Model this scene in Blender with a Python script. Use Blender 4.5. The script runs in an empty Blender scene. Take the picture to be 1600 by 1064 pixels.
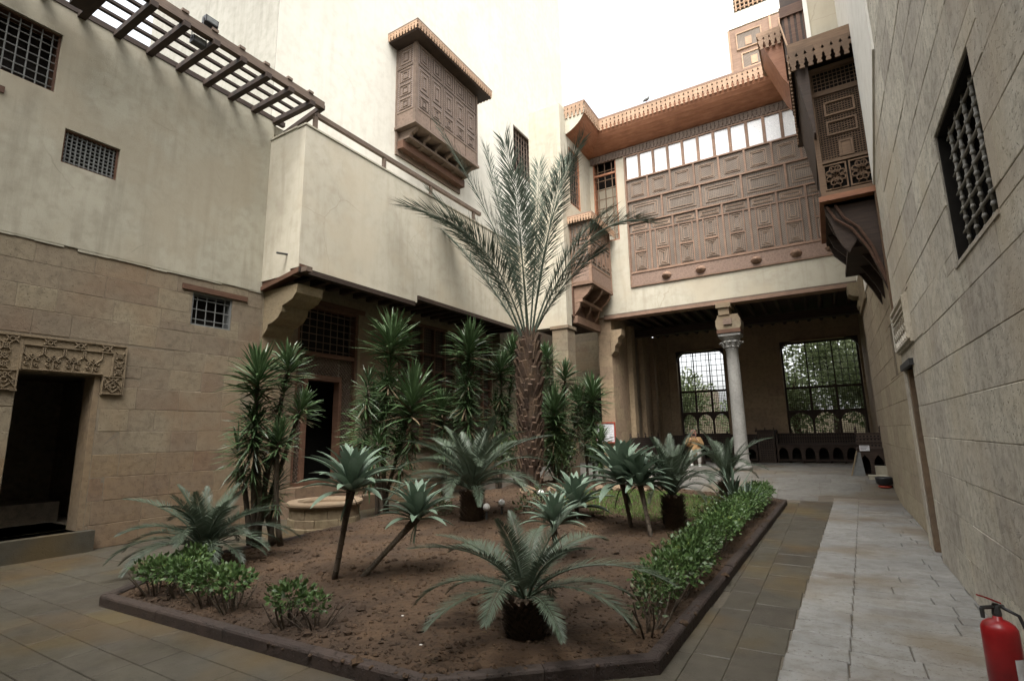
import bpy, bmesh, math, random
from mathutils import Vector, Matrix, noise
R_ = math.radians
random.seed(11)
sc = bpy.context.scene
COL = sc.collection

# ------------------------------------------------------------------ camera
YAW, PITCH, ROLL = R_(31.0), R_(10.2), R_(1.05)
cam_d = bpy.data.cameras.new('camera'); cam = bpy.data.objects.new('camera', cam_d); COL.objects.link(cam)
fw = Vector((-math.sin(YAW)*math.cos(PITCH), math.cos(YAW)*math.cos(PITCH), math.sin(PITCH)))
r0 = Vector((math.cos(YAW), math.sin(YAW), 0)); u0 = r0.cross(fw)
rt = r0*math.cos(ROLL)-u0*math.sin(ROLL); up = u0*math.cos(ROLL)+r0*math.sin(ROLL)
cam.matrix_world = Matrix(((rt.x, up.x, -fw.x, 0), (rt.y, up.y, -fw.y, 0), (rt.z, up.z, -fw.z, 1.6), (0, 0, 0, 1)))
cam_d.sensor_width = 36; cam_d.lens = 18.34; cam_d.clip_start = .05; cam_d.clip_end = 600
sc.camera = cam

# ------------------------------------------------------------------ light
SUN_EL, SUN_AZ = R_(61), R_(156)      # azimuth measured clockwise from +Y
w = bpy.data.worlds.new('World'); sc.world = w; w.use_nodes = True
nt = w.node_tree; bg = nt.nodes['Background']
sky = nt.nodes.new('ShaderNodeTexSky'); sky.sky_type = 'NISHITA'; sky.sun_disc = False
sky.sun_elevation = SUN_EL; sky.sun_rotation = SUN_AZ; sky.dust_density = 6; sky.air_density = 1.2; sky.ozone_density = 1
hs = nt.nodes.new('ShaderNodeHueSaturation'); hs.inputs['Saturation'].default_value = .15
nt.links.new(sky.outputs[0], hs.inputs['Color']); nt.links.new(hs.outputs[0], bg.inputs['Color'])
bg.inputs['Strength'].default_value = .15
sd = bpy.data.lights.new('sun', 'SUN'); sd.energy = 1.0; sd.angle = R_(40); sd.color = (1, .95, .87)
so = bpy.data.objects.new('sun', sd); COL.objects.link(so)
sdir = Vector((math.sin(SUN_AZ)*math.cos(SUN_EL), math.cos(SUN_AZ)*math.cos(SUN_EL), math.sin(SUN_EL)))
so.rotation_euler = (-sdir).to_track_quat('-Z', 'Y').to_euler(); so.location = (0, 0, 40)
vs = sc.view_settings; vs.view_transform = 'Standard'; vs.look = 'None'; vs.exposure = 1.85; vs.gamma = 1; vs.use_curve_mapping = False
sc.render.engine = 'CYCLES'; sc.cycles.max_bounces = 7; sc.cycles.diffuse_bounces = 5

# ------------------------------------------------------------------ materials
def lin(c): return tuple(((x/255)/12.92 if x/255 <= .04045 else ((x/255+.055)/1.055)**2.4) for x in c)
def N(t, k, **kw):
    n = t.nodes.new(k)
    for a, b in kw.items(): setattr(n, a, b)
    return n
def base_mat(name, rough=.85, spec=.3):
    m = bpy.data.materials.new(name); m.use_nodes = True; t = m.node_tree
    b = t.nodes['Principled BSDF']; b.inputs['Roughness'].default_value = rough; b.inputs['Specular IOR Level'].default_value = spec
    return m, t, b
def vmath(t, op, a, b=None):
    n = N(t, 'ShaderNodeMath', operation=op)
    for i, v in enumerate((a, b)):
        if v is None: continue
        if isinstance(v, (int, float)): n.inputs[i].default_value = v
        else: t.links.new(v, n.inputs[i])
    return n.outputs[0]
def mixc(t, fac, a, b, mode='MIX'):
    n = N(t, 'ShaderNodeMix', data_type='RGBA', blend_type=mode)
    for i, v in ((0, fac), (6, a), (7, b)):
        if isinstance(v, (int, float)): n.inputs[i].default_value = v
        elif isinstance(v, tuple): n.inputs[i].default_value = (*v, 1) if len(v) == 3 else v
        else: t.links.new(v, n.inputs[i])
    return n.outputs[2]
def noise_fac(t, vec, scale, detail=4, lo=.35, hi=.65, rough=.6):
    n = N(t, 'ShaderNodeTexNoise'); n.inputs['Scale'].default_value = scale; n.inputs['Detail'].default_value = detail; n.inputs['Roughness'].default_value = rough
    t.links.new(vec, n.inputs['Vector'])
    m = N(t, 'ShaderNodeMapRange'); m.inputs[1].default_value = lo; m.inputs[2].default_value = hi
    t.links.new(n.outputs[0], m.inputs[0]); return m.outputs[0]
def pos(t): return N(t, 'ShaderNodeNewGeometry').outputs['Position']
def scaled(t, v, s):
    m = N(t, 'ShaderNodeMapping'); m.inputs['Scale'].default_value = s; t.links.new(v, m.inputs[0]); return m.outputs[0]
def bump(t, b, h, strength, dist=.02):
    n = N(t, 'ShaderNodeBump'); n.inputs['Strength'].default_value = strength; n.inputs['Distance'].default_value = dist
    t.links.new(h, n.inputs['Height']); t.links.new(n.outputs[0], b.inputs['Normal'])
def mineral(name, c1, c2, dark, scale=1.2, pit=60, rough=.9, rnd=.25, bstr=.5, pits=.5, tint=None, wet=0, streak=0, crack=0):
    """stone / plaster / earth: two tones in broad patches, fine grain, pits, a tone of its own per object"""
    m, t, b = base_mat(name, rough); P = pos(t)
    f1 = noise_fac(t, P, scale, 5); c = mixc(t, f1, c1, c2)
    f2 = noise_fac(t, P, scale*7, 6, .45, .75); c = mixc(t, vmath(t, 'MULTIPLY', f2, .55), c, dark)
    f3 = noise_fac(t, P, pit, 3, .58, .7); pf = vmath(t, 'MULTIPLY', f3, pits)
    if rnd: pf = vmath(t, 'MULTIPLY', pf, vmath(t, 'ADD', vmath(t, 'MULTIPLY', N(t, 'ShaderNodeObjectInfo').outputs['Random'], 1.3), .3))
    c = mixc(t, pf, c, dark)
    if streak:
        f5 = noise_fac(t, scaled(t, P, (3.4, 3.4, .28)), 1.7, 6, .5, .72); c = mixc(t, vmath(t, 'MULTIPLY', f5, streak), c, dark)
    if tint:
        f6 = noise_fac(t, P, .55, 3, .48, .62); c = mixc(t, vmath(t, 'MULTIPLY', f6, .7), c, tint)
    if crack:
        nd = N(t, 'ShaderNodeTexNoise'); nd.inputs['Scale'].default_value = 1.3; nd.inputs['Detail'].default_value = 5; t.links.new(P, nd.inputs['Vector'])
        ad = N(t, 'ShaderNodeMix', data_type='VECTOR'); ad.inputs[0].default_value = .35; t.links.new(P, ad.inputs[4]); t.links.new(nd.outputs['Color'], ad.inputs[5])
        vo = N(t, 'ShaderNodeTexVoronoi', feature='DISTANCE_TO_EDGE'); vo.inputs['Scale'].default_value = .62; t.links.new(ad.outputs[1], vo.inputs['Vector'])
        mr = N(t, 'ShaderNodeMapRange'); mr.inputs[1].default_value = .0; mr.inputs[2].default_value = .0055; mr.inputs[3].default_value = 1; mr.inputs[4].default_value = 0; t.links.new(vo.outputs['Distance'], mr.inputs[0])
        gate = noise_fac(t, P, .8, 3, .5, .6); c = mixc(t, vmath(t, 'MULTIPLY', vmath(t, 'MULTIPLY', mr.outputs[0], gate), crack), c, dark)
        rs = noise_fac(t, scaled(t, P, (1, 1, .8)), .45, 2, .56, .6); c = mixc(t, vmath(t, 'MULTIPLY', rs, .22), c, tuple(min(1, x*1.18) for x in c1))
    if rnd:
        oi = N(t, 'ShaderNodeObjectInfo'); v = vmath(t, 'ADD', vmath(t, 'MULTIPLY', oi.outputs['Random'], rnd*2), 1-rnd)
        h = N(t, 'ShaderNodeHueSaturation'); t.links.new(v, h.inputs['Value']); t.links.new(c, h.inputs['Color'])
        hv = vmath(t, 'ADD', vmath(t, 'MULTIPLY', oi.outputs['Random'], .014), .493); t.links.new(hv, h.inputs['Hue']); c = h.outputs[0]
    t.links.new(c, b.inputs['Base Color'])
    if wet:
        f4 = noise_fac(t, P, .9, 4, .42, .6); mr = N(t, 'ShaderNodeMapRange'); mr.inputs[3].default_value = rough; mr.inputs[4].default_value = wet
        t.links.new(f4, mr.inputs[0]); t.links.new(mr.outputs[0], b.inputs['Roughness'])
    hsum = vmath(t, 'SUBTRACT', vmath(t, 'MULTIPLY', f2, .5), f3); bump(t, b, hsum, bstr, .012)
    return m
def wood(name, c1, c2, rough=.7, rnd=.15, scale=1):
    m, t, b = base_mat(name, rough); P = pos(t)
    f = noise_fac(t, scaled(t, P, (1.2*scale, 1.2*scale, 14*scale)), 2.5, 5, .35, .7)
    g = noise_fac(t, P, 3, 4); c = mixc(t, f, c1, c2); c = mixc(t, vmath(t, 'MULTIPLY', g, .35), c, tuple(x*.5 for x in c1))
    oi = N(t, 'ShaderNodeObjectInfo'); v = vmath(t, 'ADD', vmath(t, 'MULTIPLY', oi.outputs['Random'], rnd*2), 1-rnd)
    h = N(t, 'ShaderNodeHueSaturation'); t.links.new(v, h.inputs['Value']); t.links.new(c, h.inputs['Color'])
    t.links.new(h.outputs[0], b.inputs['Base Color']); bump(t, b, f, .25, .005); return m
def lattice(name, c, hole, pitch=.085, diag=False):
    """turned-wood screen too fine to build: round beads with dark gaps"""
    m, t, b = base_mat(name, .75); P = pos(t); s = N(t, 'ShaderNodeSeparateXYZ'); t.links.new(P, s.inputs[0])
    u = vmath(t, 'ADD', s.outputs[0], s.outputs[1]); v = s.outputs[2]
    if diag: u, v = vmath(t, 'ADD', u, v), vmath(t, 'SUBTRACT', u, v)
    k = 2*math.pi/pitch
    a = vmath(t, 'SINE', vmath(t, 'MULTIPLY', u, k)); d = vmath(t, 'SINE', vmath(t, 'MULTIPLY', v, k))
    f = vmath(t, 'MINIMUM', a, d); mr = N(t, 'ShaderNodeMapRange'); mr.inputs[1].default_value = -.35; mr.inputs[2].default_value = .25
    t.links.new(f, mr.inputs[0]); g = noise_fac(t, P, 2.2, 4)
    cc = mixc(t, g, c, tuple(x*1.35 for x in c)); c3 = mixc(t, mr.outputs[0], cc, hole)
    t.links.new(c3, b.inputs['Base Color']); bump(t, b, vmath(t, 'SUBTRACT', 1.0, mr.outputs[0]), .15, .004); return m
def carved(name, c, dark, scale=9):
    m, t, b = base_mat(name, .75); P = pos(t)
    vo = N(t, 'ShaderNodeTexVoronoi', feature='DISTANCE_TO_EDGE'); vo.inputs['Scale'].default_value = scale; t.links.new(P, vo.inputs['Vector'])
    mr = N(t, 'ShaderNodeMapRange'); mr.inputs[1].default_value = .03; mr.inputs[2].default_value = .12; t.links.new(vo.outputs['Distance'], mr.inputs[0])
    vo2 = N(t, 'ShaderNodeTexVoronoi'); vo2.inputs['Scale'].default_value = scale*2.3; t.links.new(P, vo2.inputs['Vector'])
    cc = mixc(t, vmath(t, 'MULTIPLY', vo2.outputs['Distance'], 1.1), tuple(x*1.25 for x in c), dark)
    t.links.new(mixc(t, vmath(t, 'MULTIPLY', mr.outputs[0], .45), tuple(x*1.3 for x in c), cc), b.inputs['Base Color'])
    bump(t, b, mr.outputs[0], -.6, .012); return m
def leafm(name, c1, c2, rough=.5, spec=.4, tip=None, trans=.12, vary=.3):
    m, t, b = base_mat(name, rough, spec); P = pos(t)
    f = noise_fac(t, P, 3.5, 3); c = mixc(t, f, c1, c2)
    f2 = noise_fac(t, P, 37, 2, .3, .7); c = mixc(t, vmath(t, 'MULTIPLY', f2, vary), c, tuple(x*1.7 for x in c2))
    if tip:
        f3 = noise_fac(t, P, 11, 2, .6, .7); c = mixc(t, f3, c, tip)
    oi = N(t, 'ShaderNodeObjectInfo'); v = vmath(t, 'ADD', vmath(t, 'MULTIPLY', oi.outputs['Random'], .4), .8)
    h = N(t, 'ShaderNodeHueSaturation'); t.links.new(v, h.inputs['Value']); t.links.new(c, h.inputs['Color'])
    t.links.new(h.outputs[0], b.inputs['Base Color'])
    tr = N(t, 'ShaderNodeBsdfTranslucent'); t.links.new(h.outputs[0], tr.inputs[0])
    mx = N(t, 'ShaderNodeMixShader'); mx.inputs[0].default_value = trans
    t.links.new(b.outputs[0], mx.inputs[1]); t.links.new(tr.outputs[0], mx.inputs[2]); t.links.new(mx.outputs[0], t.nodes['Material Output'].inputs[0]); return m
def plain(name, c, rough=.6, spec=.4, metal=0):
    m, t, b = base_mat(name, rough, spec); P = pos(t); f = noise_fac(t, P, 14, 4)
    t.links.new(mixc(t, f, tuple(x*.85 for x in c), tuple(min(1, x*1.1) for x in c)), b.inputs['Base Color']); b.inputs['Metallic'].default_value = metal; return m

M = {}
M['stone'] = mineral('limestone blocks', (.225, .185, .128), (.185, .15, .105), (.085, .068, .047), 1.3, 45, rnd=.13, pits=.6, tint=(.19, .132, .083))
M['stone_low'] = mineral('reddish limestone blocks', (.195, .135, .082), (.175, .13, .088), (.085, .058, .038), 1.6, 45, rnd=.10, pits=.4)
M['stone_grey'] = mineral('pitted grey limestone', (.55, .51, .43), (.44, .405, .34), (.13, .118, .095), 1.5, 40, rnd=.12, pits=.6, bstr=.55, tint=(.42, .36, .27), streak=.22)
M['mortar'] = mineral('lime mortar', (.20, .165, .118), (.16, .132, .095), (.08, .065, .048), 2, 60, rnd=0)
M['mortar_grey'] = mineral('grey lime mortar', (.38, .35, .29), (.31, .285, .235), (.14, .125, .105), 2, 60, rnd=0)
M['mortar_dark'] = mineral('dark joint filling', (.13, .11, .085), (.10, .085, .065), (.05, .04, .03), 2, 60, rnd=0)
M['plaster'] = mineral('aged cream plaster', (.395, .372, .295), (.335, .313, .245), (.22, .197, .15), .7, 90, rnd=0, pits=.15, bstr=.45, streak=.55, tint=(.33, .29, .215), crack=.8)
M['plaster_white'] = mineral('pale lime plaster', (.46, .425, .34), (.40, .37, .292), (.30, .26, .195), .6, 90, rnd=0, pits=.10, bstr=.3, streak=.45, tint=(.43, .375, .28), crack=.6)
M['plaster_clean'] = mineral('white plaster', (.74, .72, .66), (.70, .68, .62), (.55, .52, .46), .6, 90, rnd=0, pits=.05, bstr=.15, streak=.15)
M['plaster_shaded'] = mineral('shaded grey plaster', (.30, .29, .25), (.26, .25, .215), (.17, .16, .13), .7, 90, rnd=0, pits=.15, bstr=.4, streak=.5)  # darker copy of the rear plaster: shade of the end face put into its colour
M['stone_warm'] = mineral('warm brown limestone', (.30, .22, .14), (.25, .185, .12), (.12, .09, .058), 1.3, 45, rnd=.08, pits=.4)
M['mortar_brown'] = mineral('brown joint mortar', (.115, .10, .075), (.09, .078, .058), (.04, .034, .026), 2, 60, rnd=0)
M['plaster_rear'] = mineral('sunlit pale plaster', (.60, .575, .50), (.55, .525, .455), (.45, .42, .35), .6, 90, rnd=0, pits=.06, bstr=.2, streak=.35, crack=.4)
M['stone_pale'] = mineral('pale tan limestone', (.40, .335, .24), (.33, .28, .20), (.16, .13, .09), 1.3, 45, rnd=.10, pits=.5)
M['wood_inlay'] = wood('pale raised beading', (.245, .17, .12), (.33, .235, .17))
M['loggia_slab'] = mineral('dull grey loggia flags', (.15, .144, .128), (.12, .116, .104), (.06, .05, .038), 1.2, 40, rnd=.08, pits=.5, rough=.8, wet=.55, bstr=.4, tint=(.10, .075, .045))
M['marble'] = mineral('grey marble', (.31, .30, .275), (.245, .24, .222), (.14, .135, .125), 2.2, 20, rough=.5, rnd=0, pits=.15, bstr=.15)
M['brown_slab'] = mineral('brown sandstone flags', (.066, .058, .043), (.052, .047, .036), (.027, .023, .017), 1.1, 55, rnd=.08, pits=.4, rough=.7, wet=.42, bstr=.35, tint=(.085, .058, .024))
M['grey_slab'] = mineral('worn grey flags', (.225, .223, .210), (.175, .174, .165), (.085, .07, .052), 1.4, 40, rnd=.09, pits=.6, rough=.8, wet=.55, bstr=.5, tint=(.13, .10, .065))
M['kerb'] = mineral('red brown kerb stone', (.046, .032, .026), (.033, .025, .021), (.013, .010, .008), 2, 40, rnd=.12, pits=.6, rough=.75, bstr=.8)
M['soil'] = mineral('bare brown soil', (.072, .043, .023), (.048, .029, .016), (.012, .008, .005), 2.2, 48, rnd=0, pits=.9, bstr=1.0, tint=(.030, .019, .012))
M['lime'] = mineral('ochre limestone', (.225, .175, .108), (.185, .145, .093), (.10, .078, .048), 2, 40, rnd=.08, pits=.3)
M['wood_dark'] = wood('old dark wood', (.032, .021, .015), (.056, .036, .026))
M['wood_door'] = wood('dark red brown wood', (.085, .042, .026), (.12, .065, .04))
M['wood_grey'] = wood('weathered grey brown wood', (.12, .085, .062), (.17, .125, .095))
M['wood_face'] = wood('faded brown wood', (.19, .118, .080), (.28, .178, .122))
M['wood_orange'] = wood('warm orange wood', (.27, .115, .06), (.38, .18, .10), .6)
M['wood_fringe'] = wood('pale carved wood', (.33, .21, .13), (.45, .30, .20))
M['wood_near'] = wood('brown carved wood', (.125, .078, .046), (.18, .112, .066))
M['lat_face'] = lattice('fine turned-wood screen', (.155, .124, .098), (.056, .045, .036), .055)
M['lat_face_diag'] = lattice('fine diagonal screen', (.16, .127, .10), (.058, .046, .037), .075, True)
M['lat_grey'] = lattice('weathered fine screen', (.16, .122, .10), (.05, .038, .032), .07)
M['lat_near'] = lattice('open bead screen', (.15, .10, .065), (.012, .011, .012), .052)
M['lat_dark'] = lattice('dark bead screen', (.05, .035, .026), (.01, .008, .008), .08)
M['carved_face'] = carved('inlaid star band', (.18, .122, .092), (.075, .052, .041))
M['carved_grey'] = carved('carved grey panel', (.14, .10, .075), (.05, .035, .03), 7)
M['pane'] = carved('pierced white stucco', (.66, .66, .66), (.34, .35, .37), 22)
M['iron'] = plain('dark iron', (.055, .055, .055), .6, .4, .3)
M['iron_grey'] = plain('grey iron', (.14, .145, .14), .55)
M['turned_grey'] = plain('grey turned bars', (.20, .19, .165), .6)
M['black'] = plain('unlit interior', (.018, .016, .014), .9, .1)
M['interior'] = mineral('dim interior wall', (.26, .215, .16), (.21, .175, .135), (.03, .025, .02), 1.5, 50, rnd=0)
M['red'] = plain('red gloss paint', (.30, .010, .012), .34, .45)
M['red_dull'] = plain('red painted wood', (.32, .05, .03), .6)
M['white'] = plain('white paint', (.75, .75, .73), .5)
M['paper'] = plain('printed paper', (.62, .62, .64), .7)
M['blackp'] = plain('black plastic', (.02, .02, .022), .4)
M['trunk_palm'] = mineral('palm bark', (.085, .052, .032), (.055, .037, .025), (.016, .012, .009), 5, 30, rnd=.3, bstr=1)
M['trunk_cycad'] = mineral('cycad trunk scales', (.15, .11, .075), (.10, .075, .052), (.03, .022, .016), 6, 40, rnd=.3, bstr=1)
M['stem'] = mineral('grey brown stem', (.11, .085, .06), (.075, .06, .045), (.03, .025, .02), 6, 50, rnd=.1, bstr=.8)
M['leaf_date'] = leafm('grey green date leaves', (.050, .066, .048), (.080, .098, .074), .6, .18)
M['leaf_cycad'] = leafm('blue green cycad leaves', (.040, .058, .036), (.064, .084, .056), .48, .4)
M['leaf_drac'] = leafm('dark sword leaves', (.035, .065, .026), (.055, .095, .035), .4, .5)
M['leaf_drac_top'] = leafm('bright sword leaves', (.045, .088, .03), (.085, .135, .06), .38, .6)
M['leaf_agave'] = leafm('pale agave leaves', (.085, .125, .088), (.12, .165, .12), .5, .35)
M['leaf_hedge'] = leafm('fresh hedge leaves', (.038, .074, .022), (.064, .11, .034), .45, .35, tip=(.13, .18, .045))
M['leaf_shrub'] = leafm('small shrub leaves', (.035, .06, .024), (.06, .09, .03), .5, .4, tip=(.14, .13, .03))
M['leaf_tree'] = leafm('garden tree leaves', (.10, .13, .06), (.17, .20, .10), .5, .4, trans=.3)
M['litter'] = mineral('dry litter', (.15, .11, .06), (.06, .045, .028), (.02, .016, .01), 14, 60, rnd=0)
M['grass'] = leafm('grass', (.05, .10, .018), (.08, .14, .03), .6, .3)
M['skin'] = plain('skin', (.42, .25, .17), .6)
M['coat'] = plain('tan coat', (.36, .22, .10), .85)
M['trouser'] = plain('pale trousers', (.35, .33, .30), .85)
M['scarf'] = plain('rose headscarf', (.40, .20, .16), .85)

# ------------------------------------------------------------------ mesh builder
class MB:
    def __init__(s): s.v = []; s.f = []; s.m = []
    def add(s, vs, fs, mi=0):
        o = len(s.v); s.v += [tuple(v) for v in vs]
        for f in fs: s.f.append(tuple(o+i for i in f)); s.m.append(mi)
        return s
    def box(s, x0, x1, y0, y1, z0, z1, mi=0):
        if x0 > x1: x0, x1 = x1, x0
        if y0 > y1: y0, y1 = y1, y0
        if z0 > z1: z0, z1 = z1, z0
        return s.add([(x0,y0,z0),(x1,y0,z0),(x1,y1,z0),(x0,y1,z0),(x0,y0,z1),(x1,y0,z1),(x1,y1,z1),(x0,y1,z1)],
                     [(0,3,2,1),(4,5,6,7),(0,1,5,4),(1,2,6,5),(2,3,7,6),(3,0,4,7)], mi)
    def quad(s, a, b, c, d, mi=0): return s.add([a, b, c, d], [(0,1,2,3)], mi)
    def extrude(s, pts, off, mi=0):
        """closed outline pts (3-D), swept by the vector off"""
        n = len(pts); q = [tuple(Vector(p)+Vector(off)) for p in pts]
        return s.add(list(pts)+q, [tuple(range(n))[::-1], tuple(range(n, 2*n))]+[(i, (i+1) % n, n+(i+1) % n, n+i) for i in range(n)], mi)
    def tube(s, pts, rad, n=8, mi=0, cap=True):
        P = [Vector(p) for p in pts]; rad = rad if isinstance(rad, (list, tuple)) else [rad]*len(P); vs = []
        for i, p in enumerate(P):
            d = (P[min(i+1, len(P)-1)]-P[max(i-1, 0)]).normalized()
            a = d.cross(Vector((0, 0, 1)) if abs(d.z) < .9 else Vector((1, 0, 0))).normalized(); b = d.cross(a)
            for k in range(n):
                t = 2*math.pi*k/n; vs.append(p+(a*math.cos(t)+b*math.sin(t))*rad[i])
        fs = [(i*n+k, i*n+(k+1) % n, (i+1)*n+(k+1) % n, (i+1)*n+k) for i in range(len(P)-1) for k in range(n)]
        if cap: fs += [tuple(range(n))[::-1], tuple((len(P)-1)*n+k for k in range(n))]
        return s.add(vs, fs, mi)
    def lathe(s, c, prof, n=20, mi=0):
        """prof: (radius, z) pairs, c: centre"""
        vs = [(c[0]+r*math.cos(2*math.pi*k/n), c[1]+r*math.sin(2*math.pi*k/n), c[2]+z) for r, z in prof for k in range(n)]
        fs = [(i*n+k, i*n+(k+1) % n, (i+1)*n+(k+1) % n, (i+1)*n+k) for i in range(len(prof)-1) for k in range(n)]
        fs += [tuple(range(n))[::-1], tuple((len(prof)-1)*n+k for k in range(n))]
        return s.add(vs, fs, mi)
    def build(s, name, mat, parent=None, smooth=False, kind=None, label=None):
        me = bpy.data.meshes.new(name); o_ = wloc(parent)
        me.from_pydata([(v[0]-o_[0], v[1]-o_[1], v[2]-o_[2]) for v in s.v], [], s.f)
        for m_ in (mat if isinstance(mat, (list, tuple)) else [mat]): me.materials.append(M[m_] if isinstance(m_, str) else m_)
        if any(s.m): me.polygons.foreach_set('material_index', s.m)
        if smooth: me.polygons.foreach_set('use_smooth', [True]*len(me.polygons))
        me.update()
        o = bpy.data.objects.new(name, me); COL.objects.link(o)
        if parent: o.parent = parent
        if kind: o['kind'] = kind
        if label: o['label'] = label
        return o
def wloc(o):
    if o is None: return (0, 0, 0)
    v = Vector((0, 0, 0))
    while o is not None: v = v+o.location; o = o.parent
    return v
def tag(o, label, cat, group=None):
    o['label'] = label; o['category'] = cat
    if group: o['group'] = group
    return o
def thing(name, loc, label, cat, group=None):
    o = bpy.data.objects.new(name, None); COL.objects.link(o); o.location = loc; o.empty_display_size = .2
    return tag(o, label, cat, group)
def copy_tree(o, parent=None):
    c = o.copy(); COL.objects.link(c); c.parent = parent
    for ch in list(o.children): copy_tree(ch, c)
    return c
# wall frames: (u along the wall, z, d out of the wall) -> point
def FXp(p): return lambda u, z, d: (p+d, u, z)     # faces +x
def FXm(p): return lambda u, z, d: (p-d, u, z)     # faces -x
def FYm(p): return lambda u, z, d: (u, p-d, z)     # faces -y
def fbox(mb, fr, u0, u1, z0, z1, d0, d1, mi=0):
    a = fr(u0, z0, d0); b = fr(u1, z1, d1); return mb.box(a[0], b[0], a[1], b[1], a[2], b[2], mi)
def cut(rects, o):
    out = []
    for (a, b, c, d) in rects:
        if o[0] >= b or o[1] <= a or o[2] >= d or o[3] <= c: out.append((a, b, c, d)); continue
        if c < o[2]: out.append((a, b, c, o[2]))
        if d > o[3]: out.append((a, b, o[3], d))
        lo, hi = max(c, o[2]), min(d, o[3])
        if a < o[0]: out.append((a, o[0], lo, hi))
        if b > o[1]: out.append((o[1], b, lo, hi))
    return out
def wall(mb, fr, u0, u1, z0, z1, th, openings=(), d1=0.0, mi=0):
    rs = [(u0, u1, z0, z1)]
    for o in openings: rs = cut(rs, o)
    for a, b, c, d in rs: fbox(mb, fr, a, b, c, d, d1-th, d1, mi)
    return mb
def block(fr, u0, u1, z0, z1, d0, d1, bev=.004, jit=.002):
    """one dressed stone: proud front, chamfered edges"""
    mb = MB(); j = lambda: random.uniform(-jit, jit); e = bev
    back = [fr(u0, z0, d0), fr(u1, z0, d0), fr(u1, z1, d0), fr(u0, z1, d0)]
    mid = [fr(u0, z0, d1-e+j()*.3), fr(u1, z0, d1-e+j()*.3), fr(u1, z1, d1-e+j()*.3), fr(u0, z1, d1-e+j()*.3)]
    a, b, c, d = u0+e+abs(j()), u1-e-abs(j()), z0+e+abs(j()), z1-e-abs(j())
    fr_ = [fr(a, c, d1+j()), fr(b, c, d1+j()), fr(b, d, d1+j()), fr(a, d, d1+j())]
    mb.add(back+mid+fr_, [(8,9,10,11)]+[(i, (i+1) % 4, 4+(i+1) % 4, 4+i) for i in range(4)]+[(4+i, 4+(i+1) % 4, 8+(i+1) % 4, 8+i) for i in range(4)])
    return mb
def block_wall(fr, u0, u1, z0, z1, parent, mat, ch=.37, ln=(.5, .95), openings=(), limit=300, joint=.005, proud=.003, matf=None, name='stone_block', seed=1, far=None):
    rnd = random.Random(seed); blocks = []; n = max(1, round((z1-z0)/ch)); h = (z1-z0)/n
    for r in range(n):
        a = z0+r*h; b = a+h; u = u0-rnd.uniform(0, ln[0])
        while u < u1:
            L = rnd.uniform(*ln); x0, x1 = max(u, u0), min(u+L, u1); u += L
            if x1-x0 < .08: continue
            rs = [(x0, x1, a, b)]
            for o in openings: rs = cut(rs, o)
            blocks += [q for q in rs if q[1]-q[0] > .05 and q[3]-q[2] > .04]
    if far: blocks.sort(key=far)
    j = joint/2
    rest = MB()
    for i, (a, b, c, d) in enumerate(blocks):
        p = proud+rnd.uniform(-.0025, .0035); k = block(fr, a+j, b-j, c+j, d-j, -.03, p)
        m_ = matf(a, c) if matf else mat
        if i < limit: k.build(name, m_, parent)
        else: rest.add(k.v, k.f)
    if rest.f: rest.build('distant_blocks', mat, parent, kind='stuff')
    return len(blocks)
def ground_z(x, y):
    if y <= 13.4: return 0.0
    if y >= 17.0: return .4
    t = (y-13.4)/3.6; return .4*t*t*(3-2*t)
def flag(x0, x1, y0, y1, th=.05, lift=0.0, bev=.004, jit=.002):
    mb = MB(); j = lambda: random.uniform(-jit, jit)
    c = [(x0, y0), (x1, y0), (x1, y1), (x0, y1)]; e = bev
    c2 = [(x0+e, y0+e), (x1-e, y0+e), (x1-e, y1-e), (x0+e, y1-e)]
    v = [(x, y, ground_z(x, y)-th) for x, y in c]+[(x, y, ground_z(x, y)+lift-e) for x, y in c]+[(x, y, ground_z(x, y)+lift+j()) for x, y in c2]
    mb.add(v, [(8,9,10,11)]+[(i, (i+1) % 4, 4+(i+1) % 4, 4+i) for i in range(4)]+[(4+i, 4+(i+1) % 4, 8+(i+1) % 4, 8+i) for i in range(4)]); return mb
def tooth(fr, u, zt, w_, h, d, th, mb):
    half = [(.5, 0), (.5, -.14), (.30, -.31), (.5, -.34), (.5, -.50), (.32, -.62), (.37, -.71), (.19, -.83), (.28, -.90), (.31, -1.0)]
    pts = half+[(-a, b) for a, b in half[::-1]]; P = [fr(u+a*w_*.985, zt+b*h, d) for a, b in pts]
    a0 = fr(0, 0, 0); a1 = fr(0, 0, th); mb.extrude(P, (a1[0]-a0[0], a1[1]-a0[1], a1[2]-a0[2])); return mb
def fringe(fr, u0, u1, zt, h, pitch, parent, mat, d=0, th=.025, each=False, name='fringe_tooth'):
    n = max(1, round((u1-u0)/pitch)); w_ = (u1-u0)/n; tot = MB()
    for i in range(n):
        mb = tooth(fr, u0+(i+.5)*w_, zt, w_, h, d, th, MB() if each else tot)
        if each: mb.build(name, mat, parent)
    if not each: tot.build('carved_fringe', mat, parent, kind='stuff')
def rframe(mb, fr, u0, u1, z0, z1, t, d0, d1, mi=0):
    fbox(mb, fr, u0, u1, z0, z0+t, d0, d1, mi); fbox(mb, fr, u0, u1, z1-t, z1, d0, d1, mi)
    fbox(mb, fr, u0, u0+t, z0+t, z1-t, d0, d1, mi); fbox(mb, fr, u1-t, u1, z0+t, z1-t, d0, d1, mi)
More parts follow.
